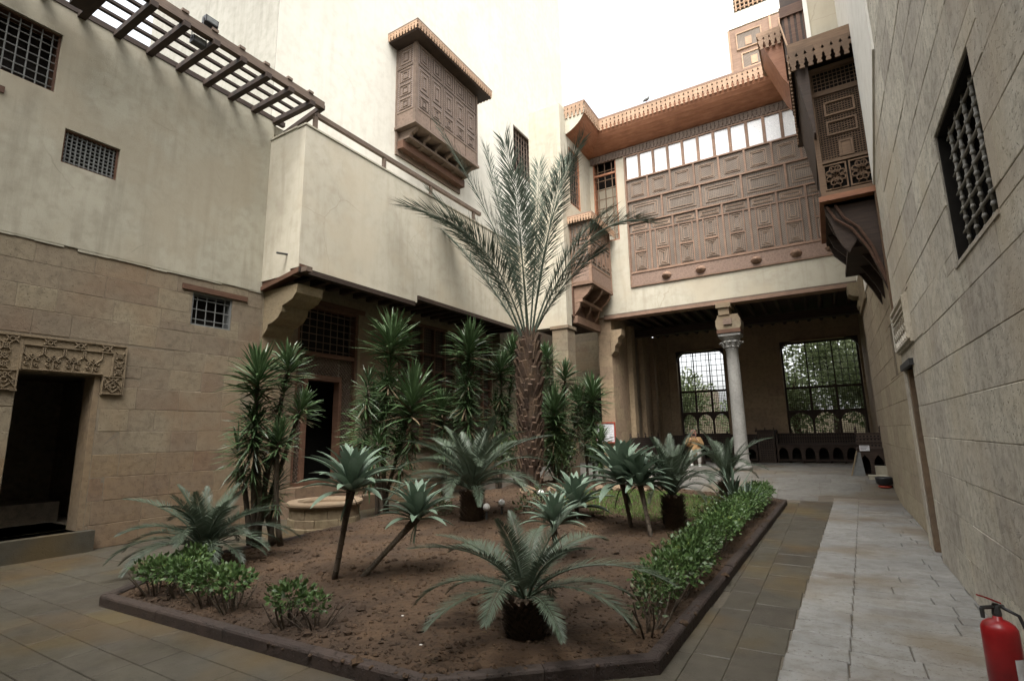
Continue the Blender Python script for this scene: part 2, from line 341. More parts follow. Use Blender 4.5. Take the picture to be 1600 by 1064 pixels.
def grille(fr, u0, u1, z0, z1, nu, nz, r, parent, mat, d=0, bead=0, n=6):
    """crossing bars, each a sub-part"""
    for k in range(nu):
        u = u0+(k+.5)*(u1-u0)/nu if nu > 0 else 0
        mb = MB(); mb.tube([fr(u, z0, d), fr(u, z1, d)], r, n)
        if bead:
            for q in range(nz):
                z = z0+(q+.5)*(z1-z0)/nz; mb.tube([fr(u, z-bead, d), fr(u, z-bead*.5, d), fr(u, z+bead*.5, d), fr(u, z+bead, d)], [r, bead, bead, r], 8)
                zz = z+.5*(z1-z0)/nz
                if q < nz-1: mb.tube([fr(u, zz-.02, d), fr(u, zz, d), fr(u, zz+.02, d)], [r, r*1.5, r], 8)
        mb.build('grille_bar', mat, parent, smooth=bool(bead))
    for q in range(nz):
        z = z0+(q+.5)*(z1-z0)/nz; MB().tube([fr(u0, z, d), fr(u1, z, d)], r*.95, n).build('grille_bar', mat, parent)
def screen(fr, u0, u1, z0, z1, d0, pitch, parent, mat, bar=.012):
    """small-mesh wooden lattice, real bars joined in one part"""
    mb = MB(); nu = max(2, round((u1-u0)/pitch)); nz = max(2, round((z1-z0)/pitch))
    for k in range(1, nu): u = u0+(u1-u0)*k/nu; fbox(mb, fr, u-bar/2, u+bar/2, z0, z1, d0, d0+bar)
    for k in range(1, nz): z = z0+(z1-z0)*k/nz; fbox(mb, fr, u0, u1, z-bar/2, z+bar/2, d0+bar*.1, d0+bar*1.1)
    return mb.build('lattice', mat, parent, kind='stuff')

D = {'agave': [((-4.842, 4.18, 0.127), (-4.579, 4.143, 1.056), 0.4351411042944785),
           ((-4.647, 4.367, 0.135), (-4.154, 4.745, 0.705), 0.3619631901840491),
           ((-2.892, 8.405, 0.149), (-2.948, 8.228, 0.834), 0.6238036809815951),
           ((-2.413, 7.862, 0.156), (-2.61, 8.077, 0.827), 0.4361963190184049),
           ((-3.904, 8.638, 0.098), (-3.922, 8.57, 0.37), 0.5300613496932516),
           ((-3.046, 6.02, 0.344), (-3.045, 5.98, 0.537), 0.3298159509202454)],
 'drac_a': ((-7.328, 4.802, 0.098),
            [((-6.984, 4.512, 2.469), 0.755, 1),
             ((-6.907, 4.936, 2.643), 0.571, 1),
             ((-7.434, 4.568, 1.476), 0.46, 0),
             ((-6.766, 5.092, 2.021), 0.46, 1),
             ((-7.021, 4.504, 1.833), 0.552, 0)]),
 'drac_a2': ((-7.027, 4.919, 0.121), [((-6.777, 4.768, 1.558), 0.457, 1)]),
 'drac_b': ((-7.941, 8.096, 0.158),
            [((-7.469, 7.682, 3.483), 1.04, 1),
             ((-7.022, 7.842, 2.303), 1.014, 1),
             ((-8.162, 7.898, 2.161), 0.858, 0),
             ((-8.16, 7.841, 1.312), 0.754, 0),
             ((-8.07, 8.105, 2.569), 0.715, 0)]),
 'drac_c': ((-8.566, 11.69, 0.451), [((-8.105, 11.247, 3.88), 1.134, 1), ((-8.445, 11.768, 2.116), 0.859, 0), ((-8.502, 11.552, 2.982), 0.825, 0)]),
 'drac_c2': ((-9.243, 11.528, 0.412), [((-9.029, 11.243, 2.383), 0.801, 1), ((-9.004, 11.84, 1.869), 0.697, 0)]),
 'drac_d': ((-8.014, 12.385, 0.41), [((-7.605, 12.015, 3.344), 0.877, 1), ((-7.936, 12.276, 2.285), 0.772, 0), ((-7.588, 12.617, 3.915), 0.702, 1)]),
 'drac_e': ((-6.654, 13.427, 0.468),
            [((-6.411, 13.597, 3.178), 0.712, 1),
             ((-6.561, 13.127, 2.168), 1.103, 1),
             ((-7.169, 13.526, 3.038), 0.818, 0),
             ((-6.102, 13.819, 2.441), 0.783, 1),
             ((-6.631, 13.369, 1.378), 0.783, 0),
             ((-7.019, 13.693, 3.802), 0.676, 1)]),
 'drac_f': ((-6.007, 14.165, 0.5), [((-5.712, 13.892, 2.643), 0.908, 1), ((-6.095, 14.193, 1.811), 0.763, 0)]),
 'drac_g': ((-5.412, 13.552, 0.604), [((-5.359, 13.424, 1.366), 0.618, 1)]),
 'palm_base': (-6.562, 11.697, 0.503),
 'palm_fronds': [((-6.373, 11.075, 4.008), (-6.713, 9.834, 6.69), (-7.948, 8.574, 6.898)),
                 ((-6.305, 11.116, 4.006), (-6.344, 11.015, 6.071), (-7.964, 9.664, 9.561)),
                 ((-6.223, 11.166, 4.004), (-5.988, 10.444, 6.985), (-6.033, 9.851, 8.551)),
                 ((-6.141, 11.215, 4.003), (-5.435, 10.669, 6.932), (-4.376, 10.64, 8.407)),
                 ((-6.114, 11.232, 4.002), (-4.628, 10.938, 6.833), (-3.169, 11.317, 6.379)),
                 ((-6.196, 11.182, 4.004), (-6.016, 11.41, 6.821), (-6.069, 11.689, 8.731)),
                 ((-6.359, 11.083, 4.007), (-7.008, 10.78, 6.134), (-8.49, 10.033, 7.994)),
                 ((-6.141, 11.215, 4.003), (-5.511, 11.674, 6.446), (-4.522, 12.651, 7.447)),
                 ((-6.278, 11.133, 4.006), (-6.779, 11.059, 6.874), (-7.343, 11.035, 9.327)),
                 ((-6.168, 11.199, 4.003), (-5.619, 11.661, 7.889), (-5.635, 12.34, 9.131)),
                 ((-6.305, 11.116, 4.006), (-6.307, 9.985, 6.002), (-6.93, 8.82, 6.38)),
                 ((-6.128, 11.224, 4.002), (-5.283, 11.309, 5.45), (-4.445, 11.59, 5.946)),
                 ((-6.25, 11.149, 4.005), (-5.867, 10.291, 6.085), (-5.556, 9.55, 7.398)),
                 ((-6.387, 11.067, 4.008), (-7.317, 11.089, 5.754), (-8.757, 10.858, 7.253))],
 'palm_top': (-6.214, 11.155, 4.083)}

# ================================================================== SETTING
def struct(o): o['kind'] = 'structure'; return o
g = MB(); g.box(-60, 60, -40, 140, -.6, -.09); struct(g.build('ground', 'mortar_dark'))
def sheet(name, x0, x1, y0, y1, mat, dz=-.012, step=.6):
    mb = MB(); nx = max(1, int((x1-x0)/step)); ny = max(1, int((y1-y0)/step)); vs = []; fs = []
    for i in range(ny+1):
        for k in range(nx+1):
            x = x0+(x1-x0)*k/nx; y = y0+(y1-y0)*i/ny; vs.append((x, y, ground_z(x, y)+dz))
    for i in range(ny):
        for k in range(nx): a = i*(nx+1)+k; fs.append((a, a+1, a+nx+2, a+nx+1))
    mb.add(vs, fs); return struct(mb.build(name, mat))
BED = [(-6.42, 2.62), (-2.36, 2.74), (-1.16, 3.78), (-1.0, 13.1), (-1.6, 13.75), (-6.9, 13.9), (-7.55, 13.2), (-7.35, 4.0)]
def in_poly(x, y, P, m=0):
    c = False; n = len(P)
    for i in range(n):
        (x1, y1), (x2, y2) = P[i], P[(i+1) % n]
        if (y1 > y) != (y2 > y) and x < (x2-x1)*(y-y1)/(y2-y1)+x1: c = not c
    return c
path_x = lambda y: -.48+.034*(y-4)
# brown flags of the courtyard
court = sheet('courtyard_paving', -9.8, path_x(4)+.3, -3.5, 13.4, 'mortar_brown', -.009)
rnd = random.Random(3); y = .2; r = 0
def flag_ok(x0, x1, y0, y1):
    ins = sum(in_poly(a, b, BED) for a in (x0, x1, (x0+x1)/2) for b in (y0, y1, (y0+y1)/2)); return ins < 9
nflag = 0
while y < 13.4:
    dy = rnd.choice([.5, .58, .66]) if y > 2.7 else rnd.choice([.27, .3, .55]); y1 = min(13.4, y+dy)
    x = -9.79-rnd.uniform(0, .5)
    while x < -1.05:
        dx = rnd.uniform(.55, .85); a, b = max(x, -9.79), min(x+dx, -1.05)
        if b-a > .1 and flag_ok(a, b, y, y1) and nflag < 215:
            flag(a+.003, b-.003, y+.003, y1-.003, jit=.0015).build('paving_slab', 'brown_slab', court); nflag += 1
        x += dx
    y = y1; r += 1
y = .2
while y < 13.4:
    dy = .58; y1 = min(13.4, y+dy)
    for a, b in ((-1.05, -.79), (-.79, path_x(y+.3))):
        o = y if a < -.9 else y+.25
        flag(a+.003, b-.004, o+.003, o+dy-.003, jit=.0012).build('paving_slab', 'brown_slab', court)
    y += dy
# grey flags beside the right wall
pathm = sheet('stone_path', -.6, 1.3, -3.5, 13.4, 'mortar_dark', -.020)
y = .4; k = 0
while y < 14.2:
    dy = rnd.uniform(.25, .36); xl = path_x(y); xr = xl+.36+.008*y
    flag(xl+.003, xr-.003, y+.004, y+dy-.004, bev=.007, jit=.003).build('paving_slab', 'grey_slab', pathm); y += dy
y = .4
while y < 14.2:
    dy = rnd.uniform(.21, .31); xl = path_x(y)+.36+.008*y; x = xl; wid = [rnd.uniform(.3, .95) for _ in range(4)]
    if rnd.random() < .35 or y > 11: wid = [rnd.uniform(.7, .9), 2]
    for dx in wid:
        b = min(x+dx, 1.16)
        if b-x > .06: flag(x+.003, b-.003, y+.003, y+dy-.003, bev=.006, jit=.003).build('paving_slab', 'grey_slab', pathm)
        x = b
        if x >= 1.15: break
    y += dy
# floor of the open loggia, a little higher
log = sheet('loggia_floor', -10, 1.6, 13.4, 23.2, 'mortar_dark', -.012)
y = 13.42; n = 0
while y < 22.9:
    dy = rnd.uniform(.42, .62); x = -9.0-rnd.uniform(0, .6)
    while x < 1.25:
        dx = rnd.uniform(.6, 1.1); b = min(x+dx, 1.25)
        if b-x > .1 and n < 295 and not (y < 14.2 and b > -.3): flag(x+.004, b-.004, y+.004, y+dy-.004, jit=.003).build('paving_slab', 'loggia_slab', log); n += 1
        x = b
    y += dy

# planting bed: soil mound, kerb
def soil_z(x, y):
    d = 1.0
    n_ = noise.noise(Vector((x*.5, y*.5, 1)))*.07+noise.noise(Vector((x*2.1, y*2.1, 5)))*.035+noise.noise(Vector((x*7, y*7, 9)))*.016+noise.noise(Vector((x*19, y*19, 3)))*.010
    m_ = max(0, min(1, (y-5.5)/6))*max(0, min(1, (-x-1.4)/3.2)); return .085+.20*m_+n_*(.6+.4*m_)
sx0, sx1, sy0, sy1 = -7.6, -.95, 2.6, 13.95; st = .055; vs = []; fs = []; idx = {}
nx, ny = int((sx1-sx0)/st), int((sy1-sy0)/st)
for i in range(ny+1):
    for k in range(nx+1):
        x, y = sx0+k*st, sy0+i*st
        if in_poly(x, y, BED): idx[(i, k)] = len(vs); vs.append((x, y, soil_z(x, y)))
for i in range(ny):
    for k in range(nx):
        q = [idx.get(t) for t in ((i, k), (i, k+1), (i+1, k+1), (i+1, k))]
        if None not in q: fs.append(tuple(q))
soil = MB().add(vs, fs).build('garden_soil', 'soil'); struct(soil)
cl = MB(); rr = random.Random(9)
ico = [(0,0,1),(.9,0,.3),(.28,.85,.3),(-.72,.53,.3),(-.72,-.53,.3),(.28,-.85,.3),(.72,.53,-.4),(-.28,.85,-.4),(-.9,0,-.4),(-.28,-.85,-.4),(.72,-.53,-.4)]
icf = [(0,1,2),(0,2,3),(0,3,4),(0,4,5),(0,5,1),(1,6,2),(2,6,7),(2,7,3),(3,7,8),(3,8,4),(4,8,9),(4,9,5),(5,9,10),(5,10,1),(1,10,6)]
for i in range(9000):
    x = rr.uniform(-7.3, -1.1); y = 2.7+11*rr.random()**1.6
    if not in_poly(x, y, BED): continue
    s = rr.choice([.006, .009, .012, .016, .022]) if i > 260 else rr.uniform(.022, .055); z = soil_z(x, y)+s*.2
    cl.add([(x+a*s*rr.uniform(.6, 1.3), y+b*s*rr.uniform(.6, 1.3), z+c*s*rr.uniform(.4, .9)) for a, b, c in ico], icf)
cl.build('soil_clods', 'soil', kind='stuff')['label'] = 'loose crumbs and clods lying on the bare soil of the bed'
kerb = thing('garden_kerb', (-4, 2.7, 0), 'low reddish brown stone kerb around the planted bed', 'kerb')
nb = len(BED)
def kerb_out(i, d):      # inward offset of corner i
    p0, p1, p2 = (Vector(BED[(i+q) % nb]) for q in (-1, 0, 1)); a = (p1-p0).normalized(); b = (p2-p1).normalized()
    na, nb_ = Vector((-a.y, a.x)), Vector((-b.y, b.x)); n_ = (na+nb_).normalized(); return p1+n_*(d/max(.3, n_.dot(na)))
for i in range(nb):
    A, B = Vector(BED[i]), Vector(BED[(i+1) % nb]); Ai, Bi = kerb_out(i, .11), kerb_out((i+1) % nb, .11); L = (B-A).length; m = max(1, round(L/.95))
    for q in range(m):
        t0, t1 = q/m+.003/L*(q > 0), (q+1)/m-.003/L*(q < m-1)
        o0, o1, i0, i1 = A.lerp(B, t0), A.lerp(B, t1), Ai.lerp(Bi, t0), Ai.lerp(Bi, t1); h = .105+random.uniform(-.006, .006); e = .022
        mb = MB(); prof = []
        for (o, ii) in ((o0, i0), (o1, i1)):
            dn = (ii-o).normalized(); gz = ground_z(o.x, o.y)
            prof.append([(o.x, o.y, gz-.05), (o.x, o.y, gz+h-e), (o.x+dn.x*e*.4, o.y+dn.y*e*.4, gz+h-e*.35), (o.x+dn.x*e, o.y+dn.y*e, gz+h), (ii.x-dn.x*e, ii.y-dn.y*e, gz+h), (ii.x, ii.y, gz+h-e), (ii.x, ii.y, gz-.05)])
        n_ = 7; mb.add(prof[0]+prof[1], [tuple(range(n_)), tuple(range(n_, 2*n_))[::-1]]+[(k, k+1, n_+k+1, n_+k) for k in range(n_-1)]); mb.build('kerb_stone', 'kerb', kerb)
# grass at the back of the bed
dl = MB(); rr = random.Random(15)
for i in range(1500):
    x, y = rr.uniform(-7.2, -1.2), rr.uniform(2.8, 13.5)
    if not in_poly(x, y, BED): continue
    z = soil_z(x, y)+.006; s = rr.uniform(.008, .028); a_ = rr.uniform(0, 6.28); c_, s_ = math.cos(a_), math.sin(a_); k_ = rr.uniform(.15, .4)
    dl.add([(x-c_*s, y-s_*s, z), (x+s_*s*k_, y-c_*s*k_, z+rr.uniform(0, .012)), (x+c_*s, y+s_*s, z+rr.uniform(0, .01)), (x-s_*s*k_, y+c_*s*k_, z+.004)], [(0, 1, 2, 3)])
dl.build('leaf_litter', 'litter', kind='stuff')['label'] = 'dry leaf litter and twigs scattered over the bare soil'
gr = MB(); rr = random.Random(5)
for i in range(16000):
    x, y = rr.uniform(-5.2, -1.3), rr.uniform(9.0, 12.7)
    if (x+3.2)**2/4.2+(y-10.9)**2/3.4 > 1+noise.noise(Vector((x*2, y*2, 0)))*.5: continue
    z = soil_z(x, y)-.005; h = rr.uniform(.03, .075); a = rr.uniform(0, 6.28); dx, dy = math.cos(a)*.005, math.sin(a)*.005; lx, ly = rr.uniform(-.03, .03), rr.uniform(-.03, .03)
    gr.add([(x-dx, y-dy, z), (x+dx, y+dy, z), (x+lx, y+ly, z+h)], [(0, 1, 2)])
gr.build('grass', 'grass', kind='stuff')['label'] = 'short bright grass at the back of the planted bed'

# ================================================================== LEFT HOUSE  (wall x=-9.8, faces +x)
left = thing('stone_house', (-9.8, 4, 0), 'stone and plaster house wall on the left with dark carved doorway and grilles', 'house')
FL = FXp(-9.8)
O_door = (2.68, 3.68, .30, 2.62); O_win = (4.94, 5.69, 3.68, 4.30); O_w2 = (2.80, 3.55, 5.88, 6.45); O_w1 = (1.25, 2.61, 6.95, 7.96); O_w0 = (1.2, 1.98, 5.75, 6.6)
O_d2 = (7.20, 8.92, .60, 4.60); O_scr = (10.35, 14.9, 1.42, 4.78); O_lint = (2.36, 3.98, 2.62, 3.14)
mb = MB(); wall(mb, FL, -3.5, 6.3, 4.58, 8.5, .35, [O_w2, O_w1, O_w0], d1=.025); mb.build('plaster_wall', 'plaster', left)
mb = MB(); wall(mb, FL, -3.5, 15.0, 0, 4.58, .35, [O_door, O_win, O_d2, O_scr]); mb.build('backing_wall', 'mortar', left)
mb = MB(); wall(mb, FL, 6.3, 15.0, 4.58, 5.6, .35, [O_d2, O_scr]); mb.build('upper_backing_wall', 'mortar', left)
block_wall(FL, .8, 6.32, 0, 4.58, left, 'stone', .36, (.36, .78), [O_door, O_win, O_lint], limit=200, matf=lambda u, z: 'stone_low' if z < 1.1 else 'stone', seed=4)
block_wall(FL, 6.32, 15.0, 0, 4.9, left, 'stone', .41, (.7, 1.3), [O_d2, O_scr], limit=95, matf=lambda u, z: 'stone_low' if z < .8 else 'stone', seed=8)
# ragged plaster edge
mb = MB(); u = .5
while u < 6.3:
    L = random.uniform(.12, .4); fbox(mb, FL, u, min(u+L, 6.3), 4.58-random.uniform(.0, .05), 4.6, 0, .021); u += L
mb.build('plaster_edge', 'plaster', left)
# doorway: dark passage, step, jamb boards
def room(fr, u0, u1, z0, z1, dep, parent, mat='interior', name='dark_interior'):
    mb = MB(); t = .08
    fbox(mb, fr, u0-t, u1+t, z0-t, z1+t, -dep-t, -dep); fbox(mb, fr, u0-t, u0, z0-t, z1+t, -dep, -.36); fbox(mb, fr, u1, u1+t, z0-t, z1+t, -dep, -.36)
    fbox(mb, fr, u0, u1, z1, z1+t, -dep, -.36); fbox(mb, fr, u0, u1, z0-t, z0, -dep, -.36); return mb.build(name, mat, parent)
room(FL, 2.2, 4.2, .30, 2.75, 3.0, left)
mb = MB(); fbox(mb, FL, 2.35, 3.78, -.05, .30, -1.5, .16); mb.build('door_step', 'brown_slab', left)
mb = MB(); fbox(mb, FL, 3.60, 3.68, .30, 2.62, -.36, -.01); mb.build('door_jamb', 'stone_low', left)
mb = MB(); fbox(mb, FL, 3.62, 3.66, 1.25, 2.1, -.30, -.10); mb.build('door_leaf', 'wood_dark', left)
mb = MB(); fbox(mb, FL, 3.1, 3.9, .3, .62, -2.6, -1.6); mb.build('inner_step', 'interior', left)
# carved lintel
lt = MB(); fbox(lt, FL, 2.68, 3.68, 2.62, 3.14, -.02, .03); fbox(lt, FL, 3.68, 3.98, 2.33, 3.14, -.02, .03); fbox(lt, FL, 2.38, 2.68, 2.33, 3.14, -.02, .03)
lo = lt.build('carved_lintel', 'lime', left)
cv = MB(); D0, D1 = .03, .052
def rod(mb, fr, pts, w_=.022, d0=D0, d1=D1):
    for (a, b), (c, d) in zip(pts[:-1], pts[1:]):
        L = math.hypot(c-a, d-b); nx_, nz_ = -(d-b)/L*w_/2, (c-a)/L*w_/2
        q = [fr(a+nx_, b+nz_, d0), fr(c+nx_, d+nz_, d0), fr(c-nx_, d-nz_, d0), fr(a-nx_, b-nz_, d0)]; q2 = [fr(a+nx_*.7, b+nz_*.7, d1), fr(c+nx_*.7, d+nz_*.7, d1), fr(c-nx_*.7, d-nz_*.7, d1), fr(a-nx_*.7, b-nz_*.7, d1)]
        mb.add(q+q2, [(4,5,6,7),(0,1,5,4),(1,2,6,5),(2,3,7,6),(3,0,4,7)])
def knot(mb, fr, u, z, r): rod(mb, fr, [(u+r*math.cos(a*math.pi/4), z+r*math.sin(a*math.pi/4)) for a in range(9)], .018)
rod(cv, FL, [(2.39, 2.34), (2.39, 3.12), (3.97, 3.12), (3.97, 2.34)], .03); rod(cv, FL, [(2.68, 2.64), (2.68, 3.0), (3.80, 3.0), (3.80, 2.64)], .022)
rod(cv, FL, [(2.6, 2.34), (2.68, 2.34)], .03)
for u in (2.56, 2.98, 3.35, 3.70):
    knot(cv, FL, u, 3.06, .032); rod(cv, FL, [(u-.07, 3.10), (u-.035, 3.06), (u-.07, 3.02)]); rod(cv, FL, [(u+.07, 3.10), (u+.035, 3.06), (u+.07, 3.02)])
for u in (3.89, 2.5):
    for z in (2.96, 2.82, 2.70): knot(cv, FL, u, z, .036); rod(cv, FL, [(u-.06, z+.06), (u+.06, z-.06)], .016); rod(cv, FL, [(u-.06, z-.06), (u+.06, z+.06)], .016)
for c0 in (3.70, 2.40):      # interlaced squares in the dropped ends
    a, b, zc = c0, c0+.26, 2.48; rod(cv, FL, [(a, 2.35), (a, 2.62), (b, 2.62), (b, 2.35), (a, 2.35)], .02)
    for q in (-.13, 0, .13): rod(cv, FL, [(max(a, a+.13+q-.13), zc+.13-abs(q)*.5), (a+.13+q, zc-.1), ], .014); 
    rod(cv, FL, [(a+.02, zc), (a+.13, zc+.11), (b-.02, zc), (a+.13, zc-.11), (a+.02, zc)], .016); rod(cv, FL, [(a+.06, zc+.12), (b-.02, zc-.05)], .014); rod(cv, FL, [(b-.06, zc+.12), (a+.02, zc-.05)], .014); knot(cv, FL, a+.13, zc, .035)
for k in range(4):           # Y-shaped strapwork
    u = 2.80+k*.245; rod(cv, FL, [(u, 2.65), (u, 2.79), (u-.11, 2.88), (u-.11, 2.98)], .016); rod(cv, FL, [(u, 2.79), (u+.11, 2.88), (u+.11, 2.98)], .016)
    for a, b in ((.06, .11), (-.06, .11), (.05, .03), (-.06, .04), (0, .16)): knot(cv, FL, u+a, 2.64+b+.05, .02)
rod(cv, FL, [(2.70, 2.65), (3.68, 2.65)], .022)
cv.build('carving', 'lime', lo)
# grilled windows
def window(fr, o, parent, nu, nz, r, dep=.2, frame=.04, mat='wood_dark', barm='iron_grey', depth_room=.35, bead=0, bd=-.06):
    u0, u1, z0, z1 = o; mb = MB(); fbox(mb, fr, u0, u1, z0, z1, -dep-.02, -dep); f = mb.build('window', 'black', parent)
    mb = MB(); rframe(mb, fr, u0, u1, z0, z1, frame, -dep*.8, -.02); mb.build('frame', mat, f)
    grille(fr, u0+frame, u1-frame, z0+frame, z1-frame, nu, nz, r, f, barm, bd, bead); return f
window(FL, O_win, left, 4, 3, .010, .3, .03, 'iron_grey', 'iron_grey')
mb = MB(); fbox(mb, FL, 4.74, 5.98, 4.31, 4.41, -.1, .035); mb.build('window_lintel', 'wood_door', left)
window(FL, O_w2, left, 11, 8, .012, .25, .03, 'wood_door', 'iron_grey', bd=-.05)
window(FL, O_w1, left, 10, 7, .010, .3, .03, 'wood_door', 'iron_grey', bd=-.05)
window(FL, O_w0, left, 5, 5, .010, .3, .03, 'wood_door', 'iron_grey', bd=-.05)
mb = MB(); fbox(mb, FL, .9, 2.06, 6.60, 6.70, -.1, .05); mb.build('window_lintel', 'wood_door', left)
# second doorway: tall lattice door screen
dd = MB(); rframe(dd, FL, 7.20, 8.92, .60, 4.60, .07, -.22, -.02); fbox(dd, FL, 7.27, 8.85, 3.42, 3.52, -.2, -.03)
fbox(dd, FL, 7.46, 8.46, 2.88, 3.0, -.2, -.01); fbox(dd, FL, 7.46, 7.54, .6, 2.88, -.2, -.01); fbox(dd, FL, 8.40, 8.48, .6, 2.88, -.2, -.01)
dsc = dd.build('door_screen', 'wood_door', left)
fbox(mb := MB(), FL, 7.27, 7.46, .6, 3.42, -.16, -.14); fbox(mb, FL, 8.48, 8.85, .6, 3.42, -.16, -.14); fbox(mb, FL, 7.46, 8.48, 3.0, 3.42, -.16, -.14); mb.build('screen_backing', 'interior', dsc)
def diag(fr, u0, u1, z0, z1, p, d, parent, mat, t=.012):
    mb = MB(); n = int((u1-u0+z1-z0)/p)+1
    for s in (1, -1):
        for k in range(n):
            c = k*p; pts = []
            for q in range(2):
                pass
            # line u+z=c or u-z=c clipped to the rectangle
            a0 = max(0, c-(z1-z0)); a1 = min(u1-u0, c)
            if a1-a0 < .02: continue
            P0 = (u0+a0, z0+c-a0) if s > 0 else (u0+a0, z1-(c-a0)); P1 = (u0+a1, z0+c-a1) if s > 0 else (u0+a1, z1-(c-a1))
            rod(mb, fr, [P0, P1], t, d, d+t)
    return mb.build('lattice', mat, parent, kind='stuff')
diag(FL, 7.27, 7.46, .62, 3.42, .085, -.12, dsc, 'wood_grey', .02); diag(FL, 8.48, 8.85, .62, 3.42, .085, -.12, dsc, 'wood_grey', .02); diag(FL, 7.5, 8.44, 3.0, 3.42, .085, -.12, dsc, 'wood_grey', .02)
fbox(mb := MB(), FL, 7.27, 8.85, 3.52, 4.53, -.30, -.28); mb.build('transom_void', 'black', dsc)
grille(FL, 7.27, 8.85, 3.52, 4.53, 8, 6, .011, dsc, 'wood_grey', -.1)
mb = MB(); fbox(mb, FL, 7.1, 9.1, 4.60, 4.72, -.1, .03); mb.build('door_lintel', 'wood_door', left)
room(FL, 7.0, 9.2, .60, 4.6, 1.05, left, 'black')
mb = MB(); fbox(mb, FL, 7.0, 9.3, -.05, .30, -.02, .62); fbox(mb, FL, 7.1, 9.1, .30, .60, -1.5, .32); mb.build('door_steps', 'stone_low', left)
# wooden screen wall of the ground floor reception room
O = O_scr; s = MB(); fbox(s, FL, O[0], O[1], O[2], O[3], -.14, -.10); scr = s.build('window_screen', 'lat_dark', left)
mb = MB(); rframe(mb, FL, *O, .08, -.12, .02)
for z in (2.05, 2.45, 3.05, 3.42, 3.9): fbox(mb, FL, O[0]+.08, O[1]-.08, z, z+.055, -.10, -.01)
mb.build('rail', 'wood_door', scr)
for k in range(1, 9):
    u = O[0]+k*(O[1]-O[0])/9; fbox(mb := MB(), FL, u-.03, u+.03, O[2]+.08, O[3]-.08, -.10, -.003); mb.build('stile', 'wood_door', scr)
for k in range(9):
    u = O[0]+(k+.5)*(O[1]-O[0])/9
    for z in (1.72, 2.76): fbox(mb := MB(), FL, u-.14, u+.14, z-.22, z+.22, -.10, -.07); mb.build('panel', 'wood_dark', scr)
mb = MB(); fbox(mb, FL, O[0]-.1, O[1]+.1, 1.30, 1.42, -.05, .10); mb.build('sill', 'stone_low', left)
# stone corbel under the upper block
cb = MB(); prof = [(-9.8, 4.62), (-8.75, 4.62), (-8.78, 4.45), (-8.9, 4.33), (-9.08, 4.27), (-9.2, 4.24), (-9.22, 4.12), (-9.33, 4.0), (-9.5, 3.92), (-9.62, 3.9), (-9.66, 3.8), (-9.8, 3.66)]
cb.extrude([(x, 6.36, z) for x, z in prof], (0, .62, 0)); cb.build('stone_corbel', 'lime', left)

# ---- upper block that overhangs the court (faces +x at -8.61 and -y at 6.25)
ub = thing('overhanging_storey', (-8.61, 10, 5), 'long blank cream plastered upper storey overhanging the screened ground floor', 'building')
mb = MB(); mb.box(-8.86, -8.61, 6.25, 9.72, 4.91, 7.96); mb.box(-8.86, -8.61, 9.72, 15.0, 5.10, 7.96); mb.box(-9.83, -8.86, 6.25, 6.5, 4.80, 7.98)
mb.build('plaster_wall', 'plaster_white', ub)
mb = MB(); mb.extrude([(-9.8, 6.27, 4.60), (-8.6, 6.27, 4.86), (-8.6, 6.27, 4.98), (-9.8, 6.27, 4.82)], (0, .22, 0)); mb.build('edge_beam', 'wood_door', ub)
mb = MB(); mb.extrude([(-9.8, 6.236, 4.60), (-8.585, 6.236, 4.80), (-8.585, 6.236, 4.90), (-9.8, 6.236, 4.68)], (0, .03, 0)); mb.build('edge_board', 'wood_door', ub)
mb = MB(); mb.box(-8.72, -8.56, 6.24, 9.6, 4.80, 4.905); mb.build('edge_beam', 'wood_dark', ub)
mb = MB(); mb.box(-8.72, -8.58, 9.74, 15.0, 4.99, 5.095); mb.build('edge_beam', 'wood_dark', ub)
mb = MB(); mb.box(-9.79, -8.73, 6.3, 15.0, 5.14, 5.2); mb.build('soffit', 'wood_dark', ub)
yy = 6.6
while yy < 14.9:
    MB().box(-9.79, -8.74, yy, yy+.12, 4.98, 5.135).build('joist', 'wood_dark', ub); yy += .42
mb = MB(); mb.box(-8.60, -8.40, 6.28, 6.42, 4.80, 4.90); mb.build('beam_end', 'wood_grey', ub)
mb = MB(); mb.box(-9.8, -8.86, 6.5, 15.0, 7.6, 7.7); mb.build('terrace_floor', 'plaster', ub)
mb = MB(); mb.box(-8.88, -8.59, 6.23, 15.0, 7.96, 8.0); mb.box(-9.8, -8.88, 6.23, 6.52, 7.98, 8.02); mb.build('coping', 'plaster', ub)
sp = MB(); sp.tube([(-8.98, 6.30, 5.24), (-8.98, 6.02, 5.20)], .022, 8); tag(sp.build('drain_spout', 'iron'), 'small dark drain pipe sticking out of the overhang corner', 'pipe')
# ---- timber trellis over the terrace
tr = thing('roof_trellis', (-9.2, 4, 8.5), 'dark open timber trellis along the top of the left wall', 'trellis')
MB().box(-9.86, -9.76, -1.0, 6.55, 8.46, 8.56).build('wall_beam', 'wood_dark', tr)
MB().box(-8.66, -8.54, -1.0, 6.62, 8.50, 8.66).build('outer_beam', 'wood_grey', tr)
for x in (-9.50, -9.20, -8.92): MB().box(x-.03, x+.03, -1.0, 6.45, 8.55, 8.60).build('batten', 'wood_dark', tr)
yy = -.7; k = 0
while yy < 6.5:
    MB().box(-9.95, -8.5, yy-.055, yy+.055, 8.40, 8.50).build('cross_beam', 'wood_dark', tr); MB().box(-8.66, -8.52, yy-.09, yy+.02, 8.66, 8.71).build('wedge', 'wood_grey', tr); yy += .50; k += 1
MB().box(-9.4, -8.4, 2.52, 2.72, 8.28, 8.40).build('bracket_beam', 'wood_dark', tr)
MB().extrude([(-9.82, 6.55, 8.28), (-8.56, 6.55, 8.5), (-8.56, 6.55, 8.6), (-9.82, 6.55, 8.38)], (0, .1, 0)).build('end_beam', 'wood_dark', tr)
